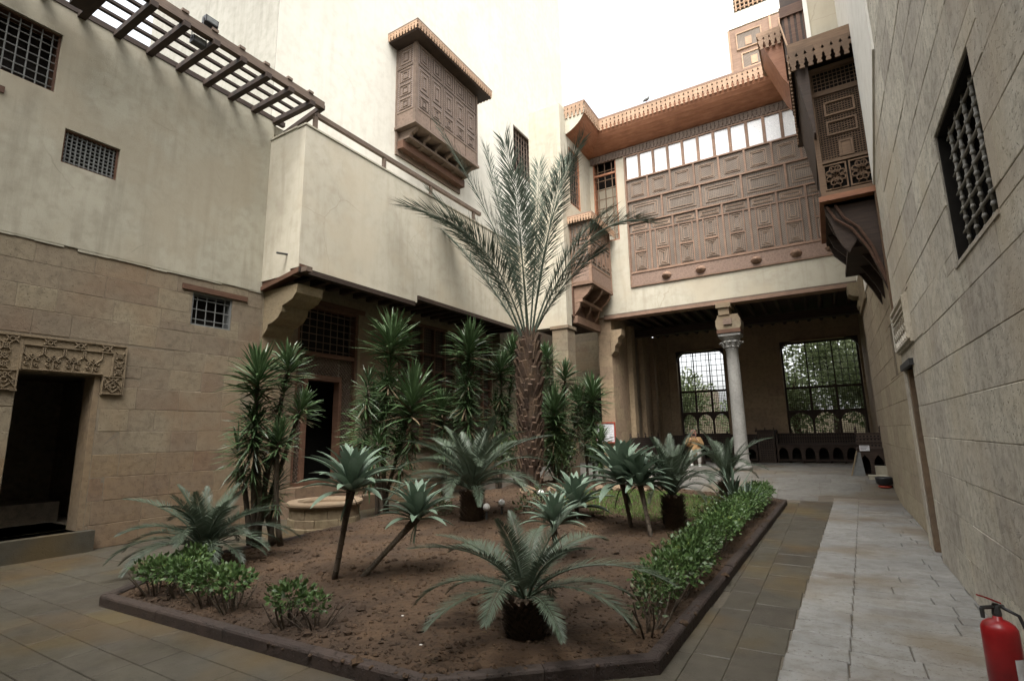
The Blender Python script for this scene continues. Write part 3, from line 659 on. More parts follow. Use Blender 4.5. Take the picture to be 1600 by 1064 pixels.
hr = thing('terrace_rail', (-8.65, 8.5, 8), 'weathered wooden handrail on short posts along the terrace edge', 'railing')
MB().box(-8.69, -8.60, 6.5, 12.6, 8.28, 8.38).build('handrail', 'wood_grey', hr)
for yv in (6.45, 8.45, 10.2, 12.2): MB().box(-8.68, -8.61, yv, yv+.08, 8.0, 8.28).build('post', 'wood_grey', hr)
for n_, (x, y_, z_, lab, dn) in enumerate([(-8.58, 4.2, 8.72, 'small black floodlight standing on the trellis edge beam', 1), (-8.72, 4.1, 8.52, 'black floodlight hanging below the trellis edge beam', -1)]):
    fl = thing('floodlight', (x, y_, z_), lab, 'lamp', 'floodlights on the trellis'); s_ = dn
    mb = MB(); zc = z_+s_*.10; mb.box(x-.08, x+.05, y_-.11, y_+.11, zc-.06, zc+.06); mb.build('housing', 'blackp', fl)
    mb = MB(); mb.box(x+.05, x+.056, y_-.09, y_+.09, zc-.045, zc+.045); mb.build('glass', 'iron_grey', fl)
    mb = MB(); mb.tube([(x, y_-.12, zc), (x, y_-.12, z_-s_*.03), (x, y_+.12, z_-s_*.03), (x, y_+.12, zc)], .012, 6); mb.build('bracket', 'iron', fl)

# ---- tall rear block (corner at x=-11, y=7)
tb = thing('tall_rear_block', (-14, 15, 0), 'tall pale plastered block rising behind the trellis and terrace', 'building')
FT = FXp(-11.0); O_t = (18.75, 20.6, 13.25, 15.55)
mb = MB(); wall(mb, FT, 7.0, 24.3, 0, 27, .4, [O_t]); mb.box(-18, -11.4, 23.9, 24.3, 0, 27); mb.box(-18, -17.6, 7.4, 23.9, 0, 27); mb.build('plaster_wall', 'plaster_rear', tb)
mb = MB(); mb.box(-18, -11.002, 6.99, 7.4, 0, 27); mb.build('end_wall', 'plaster_shaded', tb)
mb = MB(); mb.box(-17.6, -11.4, 7.4, 23.9, 26.5, 26.8); mb.build('roof', 'plaster', tb)
f = window(FT, O_t, tb, 7, 7, .02, .35, .07, 'wood_grey', 'wood_grey', bd=-.12)
roofL = MB(); roofL.box(-17, -9.85, -3.5, 6.9, 8.2, 8.42); roofL.build('roof_terrace', 'plaster', left)

# ---- projecting screened oriels
def arch_panel(fr, u0, u1, z0, z1, parent, d=0.0, latm='lat_grey', wm='wood_grey', nest=2, name='screen_panel'):
    mb = MB(); fbox(mb, fr, u0, u1, z0, z1, d-.02, d, 0)
    for k in range(nest):
        t = (.14+.20*k); a, b, c, e = u0+(u1-u0)*t, u1-(u1-u0)*t, z0+(z1-z0)*t*.8, z1-(z1-z0)*t*.8
        if b-a > .1 and e-c > .1: rframe(mb, fr, a, b, c, e, .028, d, d+.022, 1)
    return mb.build(name, [latm, wm], parent)
o1 = thing('screened_oriel', (-11, 14, 11.9), 'weathered grey brown lattice oriel high on the tall pale block', 'oriel')
X0, X1, Y0, Y1, Z0, Z1 = -11.0, -10.15, 11.25, 14.65, 11.35, 14.15
FXo, FYo = FXp(X1), FYm(Y0)
MB().box(X0+.02, X1-.03, Y0+.03, Y1-.03, Z0, Z1).build('carcass', 'wood_grey', o1)
MB().box(X0, X1+.05, Y0-.05, Y1+.05, Z0-.09, Z0).build('base_moulding', 'wood_grey', o1)
for (a, b) in ((Y0, Y0+.09), (Y1-.09, Y1)): fbox(mb := MB(), FXo, a, b, Z0, Z1, -.03, .02); mb.build('corner_post', 'wood_grey', o1)
fbox(mb := MB(), FYo, X0, X0+.07, Z0, Z1, -.03, .02); mb.build('corner_post', 'wood_grey', o1); fbox(mb := MB(), FYo, X1-.1, X1+.019, Z0, Z1, -.02, .021); mb.build('corner_post', 'wood_grey', o1)
zr = [Z0, Z0+.48, Z0+2.05, Z1]
for z in zr[1:3]: fbox(mb := MB(), FXo, Y0+.09, Y1-.09, z-.025, z+.025, -.03, .018); fbox(mb, FYo, X0+.07, X1-.1, z-.025, z+.025, -.03, .018); mb.build('rail', 'wood_grey', o1)
nU = 5
for k in range(nU):
    a = Y0+.09+k*(Y1-Y0-.18)/nU; b = a+(Y1-Y0-.18)/nU
    if k: fbox(mb := MB(), FXo, a-.022, a+.022, Z0+.5, Z1, -.03, .016); mb.build('stile', 'wood_grey', o1)
    arch_panel(FXo, a+.022, b-.022, zr[1]+.03, zr[1]+.55, o1, -.005); arch_panel(FXo, a+.022, b-.022, zr[1]+.55, zr[2]-.03, o1, -.006); arch_panel(FXo, a+.022, b-.022, zr[2]+.03, Z1, o1, -.005)
    fbox(mb := MB(), FXo, a+.02, b-.02, Z0+.03, zr[1]-.03, -.03, .004); mb.build('carved_panel', 'carved_grey', o1)
for z0_, z1_ in ((zr[1]+.03, zr[1]+.50), (zr[1]+.50, zr[1]+1.0), (zr[1]+1.0, zr[2]-.03), (zr[2]+.03, Z1-.02)): arch_panel(FYo, X0+.07, X1-.1, z0_, z1_, o1, -.004)
fbox(mb := MB(), FYo, X0+.07, X1-.1, Z0+.03, zr[1]-.03, -.03, .004); mb.build('carved_panel', 'carved_grey', o1)
MB().box(X0, X1+.42, Y0-.42, Y1+.42, Z1+.30, Z1+.36).build('canopy', 'wood_grey', o1)
MB().box(X0, X1+.36, Y0-.36, Y1+.36, Z1+.02, Z1+.30).build('canopy_core', 'wood_dark', o1)
fringe(FXp(X1+.40), Y0-.4, Y1+.4, Z1+.30, .26, .13, o1, 'wood_fringe'); fringe(FYm(Y0-.40), X0, X1+.40, Z1+.30, .26, .13, o1, 'wood_fringe'); fringe(FYm(Y1+.42), X1-.3, X1+.40, Z1+.30, .26, .13, o1, 'wood_fringe')
for k in range(6):           # curved consoles below
    y_ = Y0+.2+k*(Y1-Y0-.4)/5; pr = [(X0, Z0-.10), (X1-.05, Z0-.10), (X1-.12, Z0-.2), (X1-.3, Z0-.26), (X1-.36, Z0-.42), (X0+.25, Z0-.5), (X0+.16, Z0-.7), (X0, Z0-.78)]
    MB().extrude([(x, y_-.06, z) for x, z in pr], (0, .12, 0)).build('console', 'wood_grey', o1)
MB().box(X0, X1-.32, Y0+.1, Y1-.1, Z0-.42, Z0-.34).build('lower_moulding', 'wood_grey', o1); MB().box(X0, X0+.3, Y0+.05, Y1-.05, Z0-.72, Z0-.45).build('lower_moulding', 'wood_door', o1); MB().box(X0, X0+.06, Y0, Y1, Z0-.9, Z0-.1).build('back_board', 'wood_grey', o1)

# ================================================================== CORNER WING (front y=14.97, right face x=-6.92)
wg = thing('corner_wing', (-7.5, 15, 0), 'narrow pale plastered corner wing standing on a stone pillar behind the date palm', 'building')
FW, FR = FYm(14.97), FXp(-6.92)
mb = MB(); mb.box(-8.60, -6.92, 14.97, 15.35, 5.0, 8.0); mb.box(-8.15, -6.92, 14.97, 15.35, 8.0, 12.9); mb.box(-7.25, -6.92, 15.35, 17.5, 5.45, 9.42)
O_wx = (15.62, 16.55, 9.44, 11.6); wall(mb, FR, 15.35, 17.5, 9.42, 12.9, .33, [O_wx]); mb.box(-8.15, -7.85, 15.35, 17.5, 8.0, 12.9); mb.box(-8.15, -6.92, 15.35, 17.5, 12.9, 13.0); mb.build('plaster_wall', 'plaster_white', wg)
MB().box(-8.6, -6.93, 15.35, 17.5, 5.2, 5.3).build('soffit', 'wood_dark', wg)
pl = MB(); pl.box(-7.46, -6.93, 14.98, 15.55, .2, 5.0); pl.build('pillar', 'mortar', wg)
for q in range(12):
    z = .2+q*.4; h = .4
    block(FYm(14.98), -7.46, -6.925, z+.004, z+h-.004, -.02, .012).build('stone_block', 'stone', wg); block(FXp(-6.93), 14.975, 15.55, z+.004, z+h-.004, -.02, .010).build('stone_block', 'stone', wg)
MB().box(-7.52, -6.88, 14.93, 15.6, 4.93, 5.03).build('pillar_cap', 'stone', wg)
MB().box(-6.98, -6.78, 15.5, 17.55, 5.18, 5.42).build('beam', 'wood_face', wg); MB().box(-6.98, -6.84, 15.55, 17.5, 5.43, 5.6).build('beam', 'wood_door', wg)
f = window(FR, O_wx, wg, 5, 9, .014, .2, .05, 'wood_orange', 'wood_grey', bd=-.06)
# stone wall with an arched dark doorway behind the pillar
bw = MB(); FB = FYm(20.2); wall(bw, FB, -10, -6.4, .3, 6.3, .3, [(-8.75, -7.7, .4, 3.1)]); bw.build('rear_stone_wall', 'mortar', wg)
block_wall(FB, -10, -6.4, .4, 5.4, wg, 'stone', .42, (.6, 1.1), [(-8.75, -7.7, .4, 3.1)], limit=80, seed=21)
mb = MB(); arc = [(-8.75, .4)]+[(-8.225-.525*math.cos(a*math.pi/10), 2.9+.6*math.sin(a*math.pi/10)) for a in range(11)]+[(-7.7, .4)]
mb.extrude([FB(u, z, .02) for u, z in arc], (0, .012, 0)); mb.build('arched_opening', 'black', wg)
MB().box(-9.8, -9.5, 15.0, 20.2, 0, 6).build('side_wall', 'stone', wg)
# small oriel on the right face of the wing
o2 = thing('small_oriel', (-6.5, 16.4, 6.5), 'small brown lattice oriel on brackets tucked into the corner beside the great screen', 'oriel')
X0, X1, Y0, Y1, Z0, Z1 = -6.92, -6.20, 15.45, 17.33, 6.48, 8.72
FXo, FYo = FXp(X1), FYm(Y0)
MB().box(X0, X1-.03, Y0+.03, Y1, Z0, Z1).build('carcass', 'wood_face', o2)
for _u in (Y0, Y1-.07): fbox(mb := MB(), FXo, _u, _u+.07, Z0, Z1, -.03, .015); mb.build('corner_post', 'wood_face', o2)
fbox(mb := MB(), FYo, X0, X0+.05, Z0, Z1, -.03, .015); mb.build('corner_post', 'wood_face', o2); fbox(mb := MB(), FYo, X1-.08, X1+.014, Z0, Z1, -.02, .016); mb.build('corner_post', 'wood_face', o2)
for z in (Z0+.03, Z0+.55, Z0+1.5): fbox(mb := MB(), FXo, Y0+.07, Y1-.07, z-.02, z+.03, -.03, .013); fbox(mb, FYo, X0+.05, X1-.08, z-.02, z+.03, -.03, .013); mb.build('rail', 'wood_face', o2)
fbox(mb := MB(), FXo, Y0+.07, Y1-.07, Z0+.06, Z0+.53, -.03, .003); mb.build('carved_panel', 'carved_face', o2); fbox(mb := MB(), FYo, X0+.05, X1-.08, Z0+.06, Z0+.53, -.03, .003); mb.build('carved_panel', 'carved_face', o2)
for k in range(4):
    a = Y0+.09+k*.43; arch_panel(FXo, a, a+.41, Z0+.6, Z0+1.46, o2, -.006, 'lat_face', 'wood_face'); arch_panel(FXo, a, a+.41, Z0+1.56, Z1-.02, o2, -.006, 'lat_face', 'wood_face')
arch_panel(FYo, X0+.06, X1-.09, Z0+.6, Z0+1.46, o2, -.006, 'lat_face', 'wood_face'); arch_panel(FYo, X0+.06, X1-.09, Z0+1.56, Z1-.02, o2, -.006, 'lat_face', 'wood_face')
MB().box(X0, X1+.18, Y0-.18, Y1+.05, Z1+.02, Z1+.09).build('canopy', 'wood_face', o2)
fringe(FXp(X1+.16), Y0-.17, Y1+.05, Z1+.05, .22, .10, o2, 'wood_fringe'); fringe(FYm(Y0-.16), X0, X1+.17, Z1+.05, .22, .10, o2, 'wood_fringe')
MB().box(X0, X1+.03, Y0-.03, Y1, Z0-.07, Z0).build('base_moulding', 'wood_face', o2)
for y_ in (Y0+.12, Y0+.95, Y1-.15):
    pr = [(X0, Z0-.08), (X1-.02, Z0-.08), (X1-.06, Z0-.22), (X1-.2, Z0-.38), (X0+.28, Z0-.55), (X0+.22, Z0-.8), (X0+.08, Z0-1.0), (X0, Z0-1.08)]
    MB().extrude([(x, y_-.07, z) for x, z in pr], (0, .14, 0)).build('console', 'wood_face', o2)
MB().box(X0, X0+.05, Y0-.02, Y1, Z0-1.1, Z0-.07).build('back_board', 'wood_door', o2); MB().box(X0, X0+.34, Y0+.04, Y1-.06, Z0-.62, Z0-.52).build('lower_moulding', 'wood_face', o2)

# ================================================================== MAIN FACADE (y=17.5)
fc = thing('main_facade', (-2.8, 17.5, 0), 'upper facade over the open loggia with its huge brown screen and orange cornice', 'building')
FF = FYm(17.5)
O_m = (-5.55, 1.2, 6.62, 11.95); O_g = (-6.78, -5.86, 8.5, 11.92)
mb = MB(); wall(mb, FF, -6.92, 1.3, 5.70, 12.9, .4, [O_m, O_g]); mb.build('plaster_wall', 'plaster_white', fc)
fbox(mb := MB(), FF, -6.6, 1.3, 5.60, 5.70, -.4, .05); mb.build('edge_beam', 'wood_face', fc); fbox(mb := MB(), FF, -6.6, 1.3, 5.70, 5.76, 0, .03); mb.build('edge_strip', 'wood_grey', fc)
fbox(mb := MB(), FF, -6.9, 1.3, 12.9, 13.0, -5.5, .2); mb.build('roof', 'plaster', fc)
MB().box(-6.9, 1.3, 17.9, 22.9, 6.02, 6.1).build('upper_floor', 'wood_dark', fc)
# the great screen
ms = fbox(MB(), FF, O_m[0], O_m[1], O_m[2], O_m[3], -.3, -.02).build('great_screen', 'wood_face', fc)
fbox(mb := MB(), FF, O_m[0], O_m[0]+.06, 6.62, 11.9, -.02, .045); fbox(mb, FF, O_m[0], O_m[1], 6.62, 6.67, -.02, .05); mb.build('screen_border', 'wood_face', ms)
fbox(mb := MB(), FF, O_m[0]+.06, O_m[1], 6.67, 7.10, -.02, .03); mb.build('inlaid_band', 'carved_face', ms)
for x in (-4.28, -3.16, -1.48, -.37, .55):
    mb = MB(); n = 8; c = FF(x, 6.86, 0); v = []
    for r, d in ((.17, .03), (.155, .07), (.05, .19), (.0, .21)):
        v += [(x+r*math.cos(2*math.pi*k/n), 17.5-d, 6.86+r*.8*math.sin(2*math.pi*k/n)) for k in range(n)]
    mb.add(v, [(i*n+k, i*n+(k+1) % n, (i+1)*n+(k+1) % n, (i+1)*n+k) for i in range(3) for k in range(n)]); mb.build('boss', 'wood_face', ms)
def rail(z, t=.05, d=.055): fbox(mb := MB(), FF, O_m[0]+.06, O_m[1], z-t/2, z+t/2, -.02, d); return mb.build('rail', 'wood_face', ms)
for z, t in ((7.14, .07), (8.97, .05), (9.82, .05), (10.66, .05), (11.60, .05)): rail(z, t)
def stile(x, z0, z1, t=.06): fbox(mb := MB(), FF, x-t/2, x+t/2, z0, z1, -.02, .048); return mb.build('stile', 'wood_face', ms)
def fpanel(a, b, c, e, nest, mat='lat_face'):
    mb = MB(); fbox(mb, FF, a, b, c, e, -.02, .0, 0)
    for t in nest: 
        q = t*min(b-a, e-c); rframe(mb, FF, a+q, b-q, c+q, e-q, .02, 0, .020, 1)
    mb.build('screen_panel', [mat, 'wood_inlay'], ms)
xs = [-5.49]+[-4.74+.802*k for k in range(8)]; xs = [x for x in xs if x < 1.16]+[1.2]
for i in range(len(xs)-1):
    a, b = xs[i], xs[i+1]
    if i: stile(a, 7.17, 8.95)
    a += .03; b -= .03; fpanel(a, b, 8.62, 8.94, (.22, .34)); w_ = (b-a); s0, s1 = a+w_*.2, b-w_*.2
    for u in (s0, s1): fbox(mb := MB(), FF, u-.018, u+.018, 7.18, 8.58, -.02, .035); mb.build('slim_stile', 'wood_face', ms)
    fbox(mb := MB(), FF, a, b, 8.58, 8.62, -.02, .03); mb.build('slim_rail', 'wood_face', ms)
    fbox(mb := MB(), FF, a, s0-.018, 7.18, 8.58, -.02, 0); fbox(mb, FF, s1+.018, b, 7.18, 8.58, -.02, 0); mb.build('side_lattice', 'lat_face_diag', ms)
    fpanel(s0+.018, s1-.018, 7.92, 8.58, (.12, .30), 'lat_face_diag'); fpanel(s0+.018, s1-.018, 7.22, 7.86, (.1, .24, .36))
    fbox(mb := MB(), FF, s0, s1, 7.86, 7.92, -.02, .03); mb.build('slim_rail', 'wood_face', ms)
xs = [-5.49, -4.26, -2.97, -1.68, -.40, .9, 1.2]
for i in range(len(xs)-1):
    if i: stile(xs[i], 9.0, 9.80)
    fpanel(xs[i]+.03, xs[i+1]-.03, 9.0, 9.79, (.16, .27))
xs = [-5.49]+[-4.72+.802*k for k in range(8)]; xs = [x for x in xs if x < 1.16]+[1.2]
for i in range(len(xs)-1):
    if i: stile(xs[i], 9.85, 10.64)
    fpanel(xs[i]+.03, xs[i+1]-.03, 9.85, 10.63, (.17, .24), 'lat_face_diag')
n = 13; pw = (1.2+5.49)/n
for i in range(n):
    a = -5.49+i*pw
    if i: stile(a, 10.69, 11.57, .085)
    fbox(mb := MB(), FF, a+.05, a+pw-.05, 10.70, 11.57, -.02, .01); mb.build('stucco_pane', 'pane', ms)
fbox(mb := MB(), FF, -6.85, 1.2, 11.64, 11.92, -.02, .04); mb.build('carved_frieze', 'carved_grey', fc)
fringe(FF, -6.85, 1.2, 11.92, .27, .13, fc, 'wood_grey', d=.04, th=.03)
# open grilled window left of the screen
f = window(FF, O_g, fc, 3, 9, .018, .35, .05, 'wood_orange', 'wood_near', bd=-.05)
fbox(mb := MB(), FF, -6.73, -5.91, 8.55, 10.75, -.30, -.29); mb.build('pale_interior', 'plaster', f)
fbox(mb := MB(), FF, -6.73, -5.91, 11.13, 11.20, -.08, 0); mb.build('transom', 'wood_orange', f)
# coved cornice: along the facade, the wing and its end
cn = thing('cove_cornice', (-3, 17, 12.4), 'long orange brown coved cornice with pale pierced fringe above the great screen', 'cornice')
ov = .75; zf = 12.72
def cove(t): return (ov*(math.sin(t*math.pi/2))**1.3*1.0, 11.93+(zf-11.98)*(1-math.cos(t*math.pi/2))**.85)
K = [cove(k/8) for k in range(9)]
mb = MB()
for (d0, z0), (d1, z1) in zip(K[:-1], K[1:]):
    mb.quad((-6.92+d0, 17.5-d0, z0), (1.3, 17.5-d0, z0), (1.3, 17.5-d1, z1), (-6.92+d1, 17.5-d1, z1))
mb.build('cove_boards', 'wood_orange', cn, smooth=True)
mb = MB()
for (d0, z0), (d1, z1) in zip(K[:-1], K[1:]):
    mb.quad((-6.92+d0, 15.42, z0), (-6.92+d0, 17.5-d0, z0), (-6.92+d1, 17.5-d1, z1), (-6.92+d1, 15.42, z1))
mb.build('cove_boards', 'wood_orange', cn, smooth=True)
mb = MB(); mb.extrude([(-6.915, 15.40, 12.9), (-6.915, 15.40, 11.93)]+[(-6.92+d, 15.40, z) for d, z in K]+[(-6.92+ov, 15.40, 12.9)], (0, .03, 0)); mb.build('end_board', 'plaster_white', cn)
MB().box(-6.95, -6.92+ov+.03, 15.37, 17.5-ov, zf+.2, zf+.27).build('top_board', 'wood_face', cn); MB().box(-6.95, 1.3, 17.5-ov-.03, 17.9, zf+.2, zf+.27).build('top_board', 'wood_face', cn)
MB().box(-6.9, -6.92+ov-.01, 15.44, 17.5, zf+.0, zf+.19).build('core', 'wood_dark', cn); MB().box(-6.9, 1.3, 17.5-ov+.02, 17.49, zf+.0, zf+.19).build('core', 'wood_dark', cn)
fringe(FYm(17.5-ov), -6.92+ov, 1.2, zf+.22, .44, .155, cn, 'wood_fringe'); fringe(FXp(-6.92+ov), 15.4, 17.5-ov, zf+.22, .44, .155, cn, 'wood_fringe'); fringe(FYm(15.39), -6.92, -6.92+ov, zf+.22, .44, .155, cn, 'wood_fringe')
# pavilion on the roof behind
rp = thing('roof_pavilion', (-.5, 22, 13), 'screened wooden pavilion on the roof behind the cornice', 'pavilion')
MB().box(-2.05, 3, 22, 26, 13, 18.55).build('wooden_wall', 'wood_face', rp); FP = FYm(22)
for a, b, c, e, m_ in ((-1.75, -.75, 17.5, 18.3, 'lat_face'), (-1.6, -.8, 16.55, 17.3, 'lat_face_diag'), (-.1, .9, 17.5, 18.3, 'lat_face'), (-.05, .8, 16.5, 17.35, 'lat_face'), (-1.75, -.8, 14.9, 16.1, 'lat_face')):
    mb = MB(); fbox(mb, FP, a, b, c, e, .0, .02, 0); rframe(mb, FP, a, b, c, e, .05, .02, .05, 1); fbox(mb, FP, a+.35, a+.6, c+.12, c+.5, .02, .04, 1); mb.build('screen_panel', [m_, 'wood_fringe'], rp)
for x in (-2.02, -.42): fbox(mb := MB(), FP, x-.03, x+.05, 13, 18.55, 0, .05); mb.build('stile', 'wood_fringe', rp)
mb = MB(); mb.box(-2.0, 3, 21.99, 22.4, 18.62, 24); mb.build('plaster_wall', 'plaster_clean', rp)
fbox(mb := MB(), FYm(21.98), -1.7, -.2, 19.35, 20.9, 0, .01); w3 = mb.build('window', 'black', rp); grille(FYm(21.95), -1.7, -.2, 19.35, 20.9, 9, 8, .035, w3, 'wood_fringe')

# ---- loggia behind and under the facade
lg = thing('open_loggia', (-2.8, 20, .4), 'deep shaded open loggia with barred garden windows under the facade', 'loggia')
O1, O2 = (-5.50, -3.55, 1.43, 4.98), (-1.44, 1.17, 1.36, 4.98)
mb = MB(); FK = FYm(23.0); wall(mb, FK, -6.4, 1.6, .2, 6.0, .45, [O1, O2]); mb.build('rear_wall', 'stone_warm', lg)
block_wall(FK, -6.4, 1.3, .4, 5.8, lg, 'stone_warm', .42, (.6, 1.1), [O1, O2], limit=120, seed=31)
for x0, x1 in ((-6.40, -6.25), (-6.02, -5.86)): fbox(mb := MB(), FK, x0, x1, .4, 5.9, -.02, .12); mb.build('pilaster', 'stone_warm', lg)
mb = MB(); mb.box(-6.9, -6.41, 17.55, 22.7, .2, 6.0); mb.build('side_wall', 'stone_warm', lg)
block_wall(FXp(-6.41), 17.56, 22.9, .4, 5.7, lg, 'stone_warm', .42, (.6, 1.0), [], limit=90, seed=33)
block_wall(FYm(17.55), -6.9, -6.41, .4, 5.2, lg, 'stone_warm', .42, (.6, .9), [], limit=40, seed=35)
for y0 in (19.2, 20.6, 22.1): MB().box(-6.40, -6.22, y0, y0+.35, .4, 5.6).build('pilaster', 'stone_warm', lg)
mb = MB(); pr = [(-6.41, 5.2), (-6.0, 5.2), (-6.02, 5.0), (-6.14, 4.9), (-6.16, 4.72), (-6.26, 4.62), (-6.28, 4.45), (-6.41, 4.3)]
mb.extrude([(x, 17.5, z) for x, z in pr], (0, .4, 0)); mb.extrude([(-12.82-x, 17.6, z) for x, z in pr], (0, .4, 0)); mb.build('corbel', 'stone_warm', lg)
mb = MB(); mb.box(1.25, 1.6, 17.5, 23.4, .2, 6.0); mb.build('side_wall', 'stone_warm', lg); block_wall(FXm(1.25), 17.55, 22.9, .4, 5.6, lg, 'stone_warm', .42, (.6, 1.0), [], limit=90, seed=37)
MB().box(-6.9, 1.6, 17.9, 23.0, 5.90, 6.0).build('ceiling', 'wood_dark', lg)
MB().box(-6.4, 1.25, 20.3, 20.6, 5.35, 5.62).build('main_beam', 'wood_dark', lg)
x = -6.2
while x < 1.2: MB().tube([(x, 17.95, 5.76), (x, 22.95, 5.76)], .075, 8).build('joist', 'wood_dark', lg); x += .42
# garden windows
def garden_window(o):
    u0, u1, z0, z1 = o; c = .28
    f = MB(); rframe(f, FK, u0, u1, z0, z1, .07, -.34, -.24); zz = (z0+.92, z0+1.83)
    for z in zz: fbox(f, FK, u0+.07, u1-.07, z-.045, z+.045, -.33, -.25)
    W = (u1-u0)/3
    for k in (1, 2): fbox(f, FK, u0+k*W-.04, u0+k*W+.04, z0+.07, zz[1]-.045, -.328, -.252)
    win = f.build('garden_window', 'wood_dark', lg)
    for k in range(3):
        a, b = u0+k*W+(.07 if k == 0 else .04), u0+(k+1)*W-(.07 if k == 2 else .04)
        screen(FK, a, b, zz[0]+.045, zz[1]-.045, -.30, .070, win, 'wood_dark', .015); screen(FK, a, b, z0+.07, zz[0]-.045, -.30, .070, win, 'wood_dark', .015)
        mb = MB(); r = (b-a)/2; cx = (a+b)/2; zt = zz[0]-.045      # pointed spandrels make the low lights round headed
        for s_ in (-1, 1):
            pts = [(cx+s_*r, zt)]+[(cx+s_*r*math.cos(t*math.pi/12), zt-.36+.34*math.sin(t*math.pi/12)) for t in range(7)]+[(cx, zt)]
            mb.extrude([FK(p, q, -.27) for p, q in pts], (0, .02, 0))
        mb.build('spandrel', 'wood_dark', win)
    grille(FK, u0+.07, u1-.07, zz[1]+.045, z1-.05, 9 if u1-u0 < 2.2 else 11, 7, .013, win, 'iron', -.29)
    for k in (1, 2): fbox(mb := MB(), FK, u0+k*W-.02, u0+k*W+.02, zz[1]+.045, z1-.07, -.31, -.27); mb.build('mullion', 'wood_dark', win)
    mb = MB()                                                  # rounded upper corners
    for s_, ux in ((1, u0), (-1, u1)):
        pts = [FK(ux, z1+.02, .02), FK(ux, z1-.42, .02)]+[FK(ux+s_*.42*(1-math.cos(t*math.pi/12)), z1-.42+.40*math.sin(t*math.pi/12), .02) for t in range(1, 7)]+[FK(ux+s_*.42, z1+.02, .02)]
        mb.extrude(pts, (0, .4, 0))
    mb.build('corner_bracket', 'wood_dark', win); fbox(mb := MB(), FK, u0+.35, u1-.35, z1+.0, z1+.08, 0, .06); mb.build('head_board', 'wood_face', win)
garden_window(O1); garden_window(O2)
# column and stepped impost
co = thing('marble_column', (-2.47, 17.75, .4), 'grey marble column with carved capital holding up the loggia beam', 'column')
mb = MB(); mb.lathe((-2.47, 17.75, .4), [(.27, 0), (.27, .12), (.225, .18), (.24, .24), (.21, .32), (.207, .34)]+[(.207-.026*t/8, .34+3.36*t/8) for t in range(1, 9)]+[(.195, 3.72), (.195, 3.77)], 28); mb.build('shaft', 'marble', co, smooth=True)
mb = MB(); mb.lathe((-2.47, 17.75, 4.17), [(.20, 0), (.235, .04), (.22, .08), (.25, .14), (.28, .2), (.25, .24), (.31, .32), (.37, .38)], 16); mb.box(-2.80, -2.14, 17.42, 18.08, 4.55, 4.64)
for k in range(12):
    a = k*math.pi/6; mb.tube([(-2.47+.23*math.cos(a), 17.75+.23*math.sin(a), 4.2), (-2.47+.30*math.cos(a), 17.75+.30*math.sin(a), 4.38), (-2.47+.36*math.cos(a), 17.75+.36*math.sin(a), 4.34)], [.03, .045, .03], 5)
mb.build('capital', 'marble', co)
MB().box(-2.82, -2.12, 17.38, 18.1, 4.64, 4.76).build('timber_pad', 'wood_door', co)
mb = MB(); pr = [(-.33, 4.76), (-.37, 4.85), (-.37, 5.06), (-.31, 5.16), (-.31, 5.22), (.31, 5.22), (.31, 5.16), (.37, 5.06), (.37, 4.85), (.33, 4.76)]
mb.extrude([(-2.47+a, 17.40, z) for a, z in pr], (0, .7, 0)); mb.build('impost_block', 'stone', co)
mb = MB(); mb.box(-2.72, -2.40, 17.36, 18.1, 5.22, 5.45); mb.box(-2.78, -2.34, 17.3, 18.1, 5.45, 5.6); mb.build('impost_block', 'stone', co)
MB().box(-2.60, -2.35, 17.34, 17.40, 4.9, 5.1).build('carved_panel', 'carved_grey', co)

# ---- furniture of the loggia
def dikka(u0, u1, y0, dep, seat, top, n, name_l, thick_end=True, group=None):
    t = thing('wooden_bench', ((u0+u1)/2, y0, .4), name_l, 'bench', group); f = .4
    MB().box(u0, u1, y0, y0+dep, seat-.07, seat).build('seat', 'wood_dark', t)
    w_ = (u1-u0)/n; mb = MB()
    for k in range(n):
        a, b = u0+k*w_, u0+(k+1)*w_; c = (a+b)/2; r = w_*.36; zt = seat-.07; zb = f+.12
        for s_ in (-1, 1):
            pts = [(c+s_*w_/2, zt), (c+s_*w_/2, zb), (c+s_*r, zb), (c+s_*r, zb+.18)]+[(c+s_*r*math.cos(q*math.pi/12), zb+.18+(zt-zb-.24)*math.sin(q*math.pi/12)) for q in range(1, 7)]+[(c, zt)]
            mb.extrude([(p, y0+.02, q) for p, q in pts], (0, .03, 0))
    mb.box(u0, u1, y0+.015, y0+.055, f+.06, f+.125); mb.build('arcade_front', 'wood_dark', t)
    MB().box(u0, u1, y0+dep*.6, y0+dep*.6+.02, f+.05, seat-.08).build('dark_inside', 'black', t)
    for k in range(n+1): x = min(max(u0+k*w_, u0+.035), u1-.035); MB().box(x-.035, x+.035, y0+.06, y0+.12, f, seat-.07).build('leg', 'wood_dark', t)
    MB().box(u0, u1, y0+dep-.05, y0+dep, seat, top-.06).build('backrest', 'lat_dark', t); MB().box(u0-.02, u1+.02, y0+dep-.07, y0+dep+.02, top-.06, top).build('top_rail', 'wood_dark', t)
    MB().box(u0, u1, y0+dep-.065, y0+dep-.05, seat+.18, seat+.22).build('mid_rail', 'wood_dark', t)
    m = max(3, int((u1-u0)/.5)); fn = MB()
    for k in range(m+1): fn.lathe((u0+k*(u1-u0)/m, y0+dep-.02, top), [(.02, 0), (.035, .04), (.02, .07), (.03, .10), (.005, .15)], 8)
    fn.build('finials', 'wood_dark', t)
    if thick_end:
        for x in (u0, u1-.05): MB().box(x, x+.05, y0+.05, y0+dep-.05, seat, seat+.32).build('armrest', 'lat_dark', t)
    return t
dikka(-1.84, .72, 22.0, .8, 1.07, 1.46, 6, 'long dark arcaded bench under the right garden window')
dikka(-5.9, -2.5, 22.0, .8, 1.02, 1.44, 8, 'long dark bench under the left garden window behind the seated visitor')
t = thing('high_bench_end', (-2.15, 22.2, .4), 'tall dark carved chest seat between the two garden windows', 'cabinet')
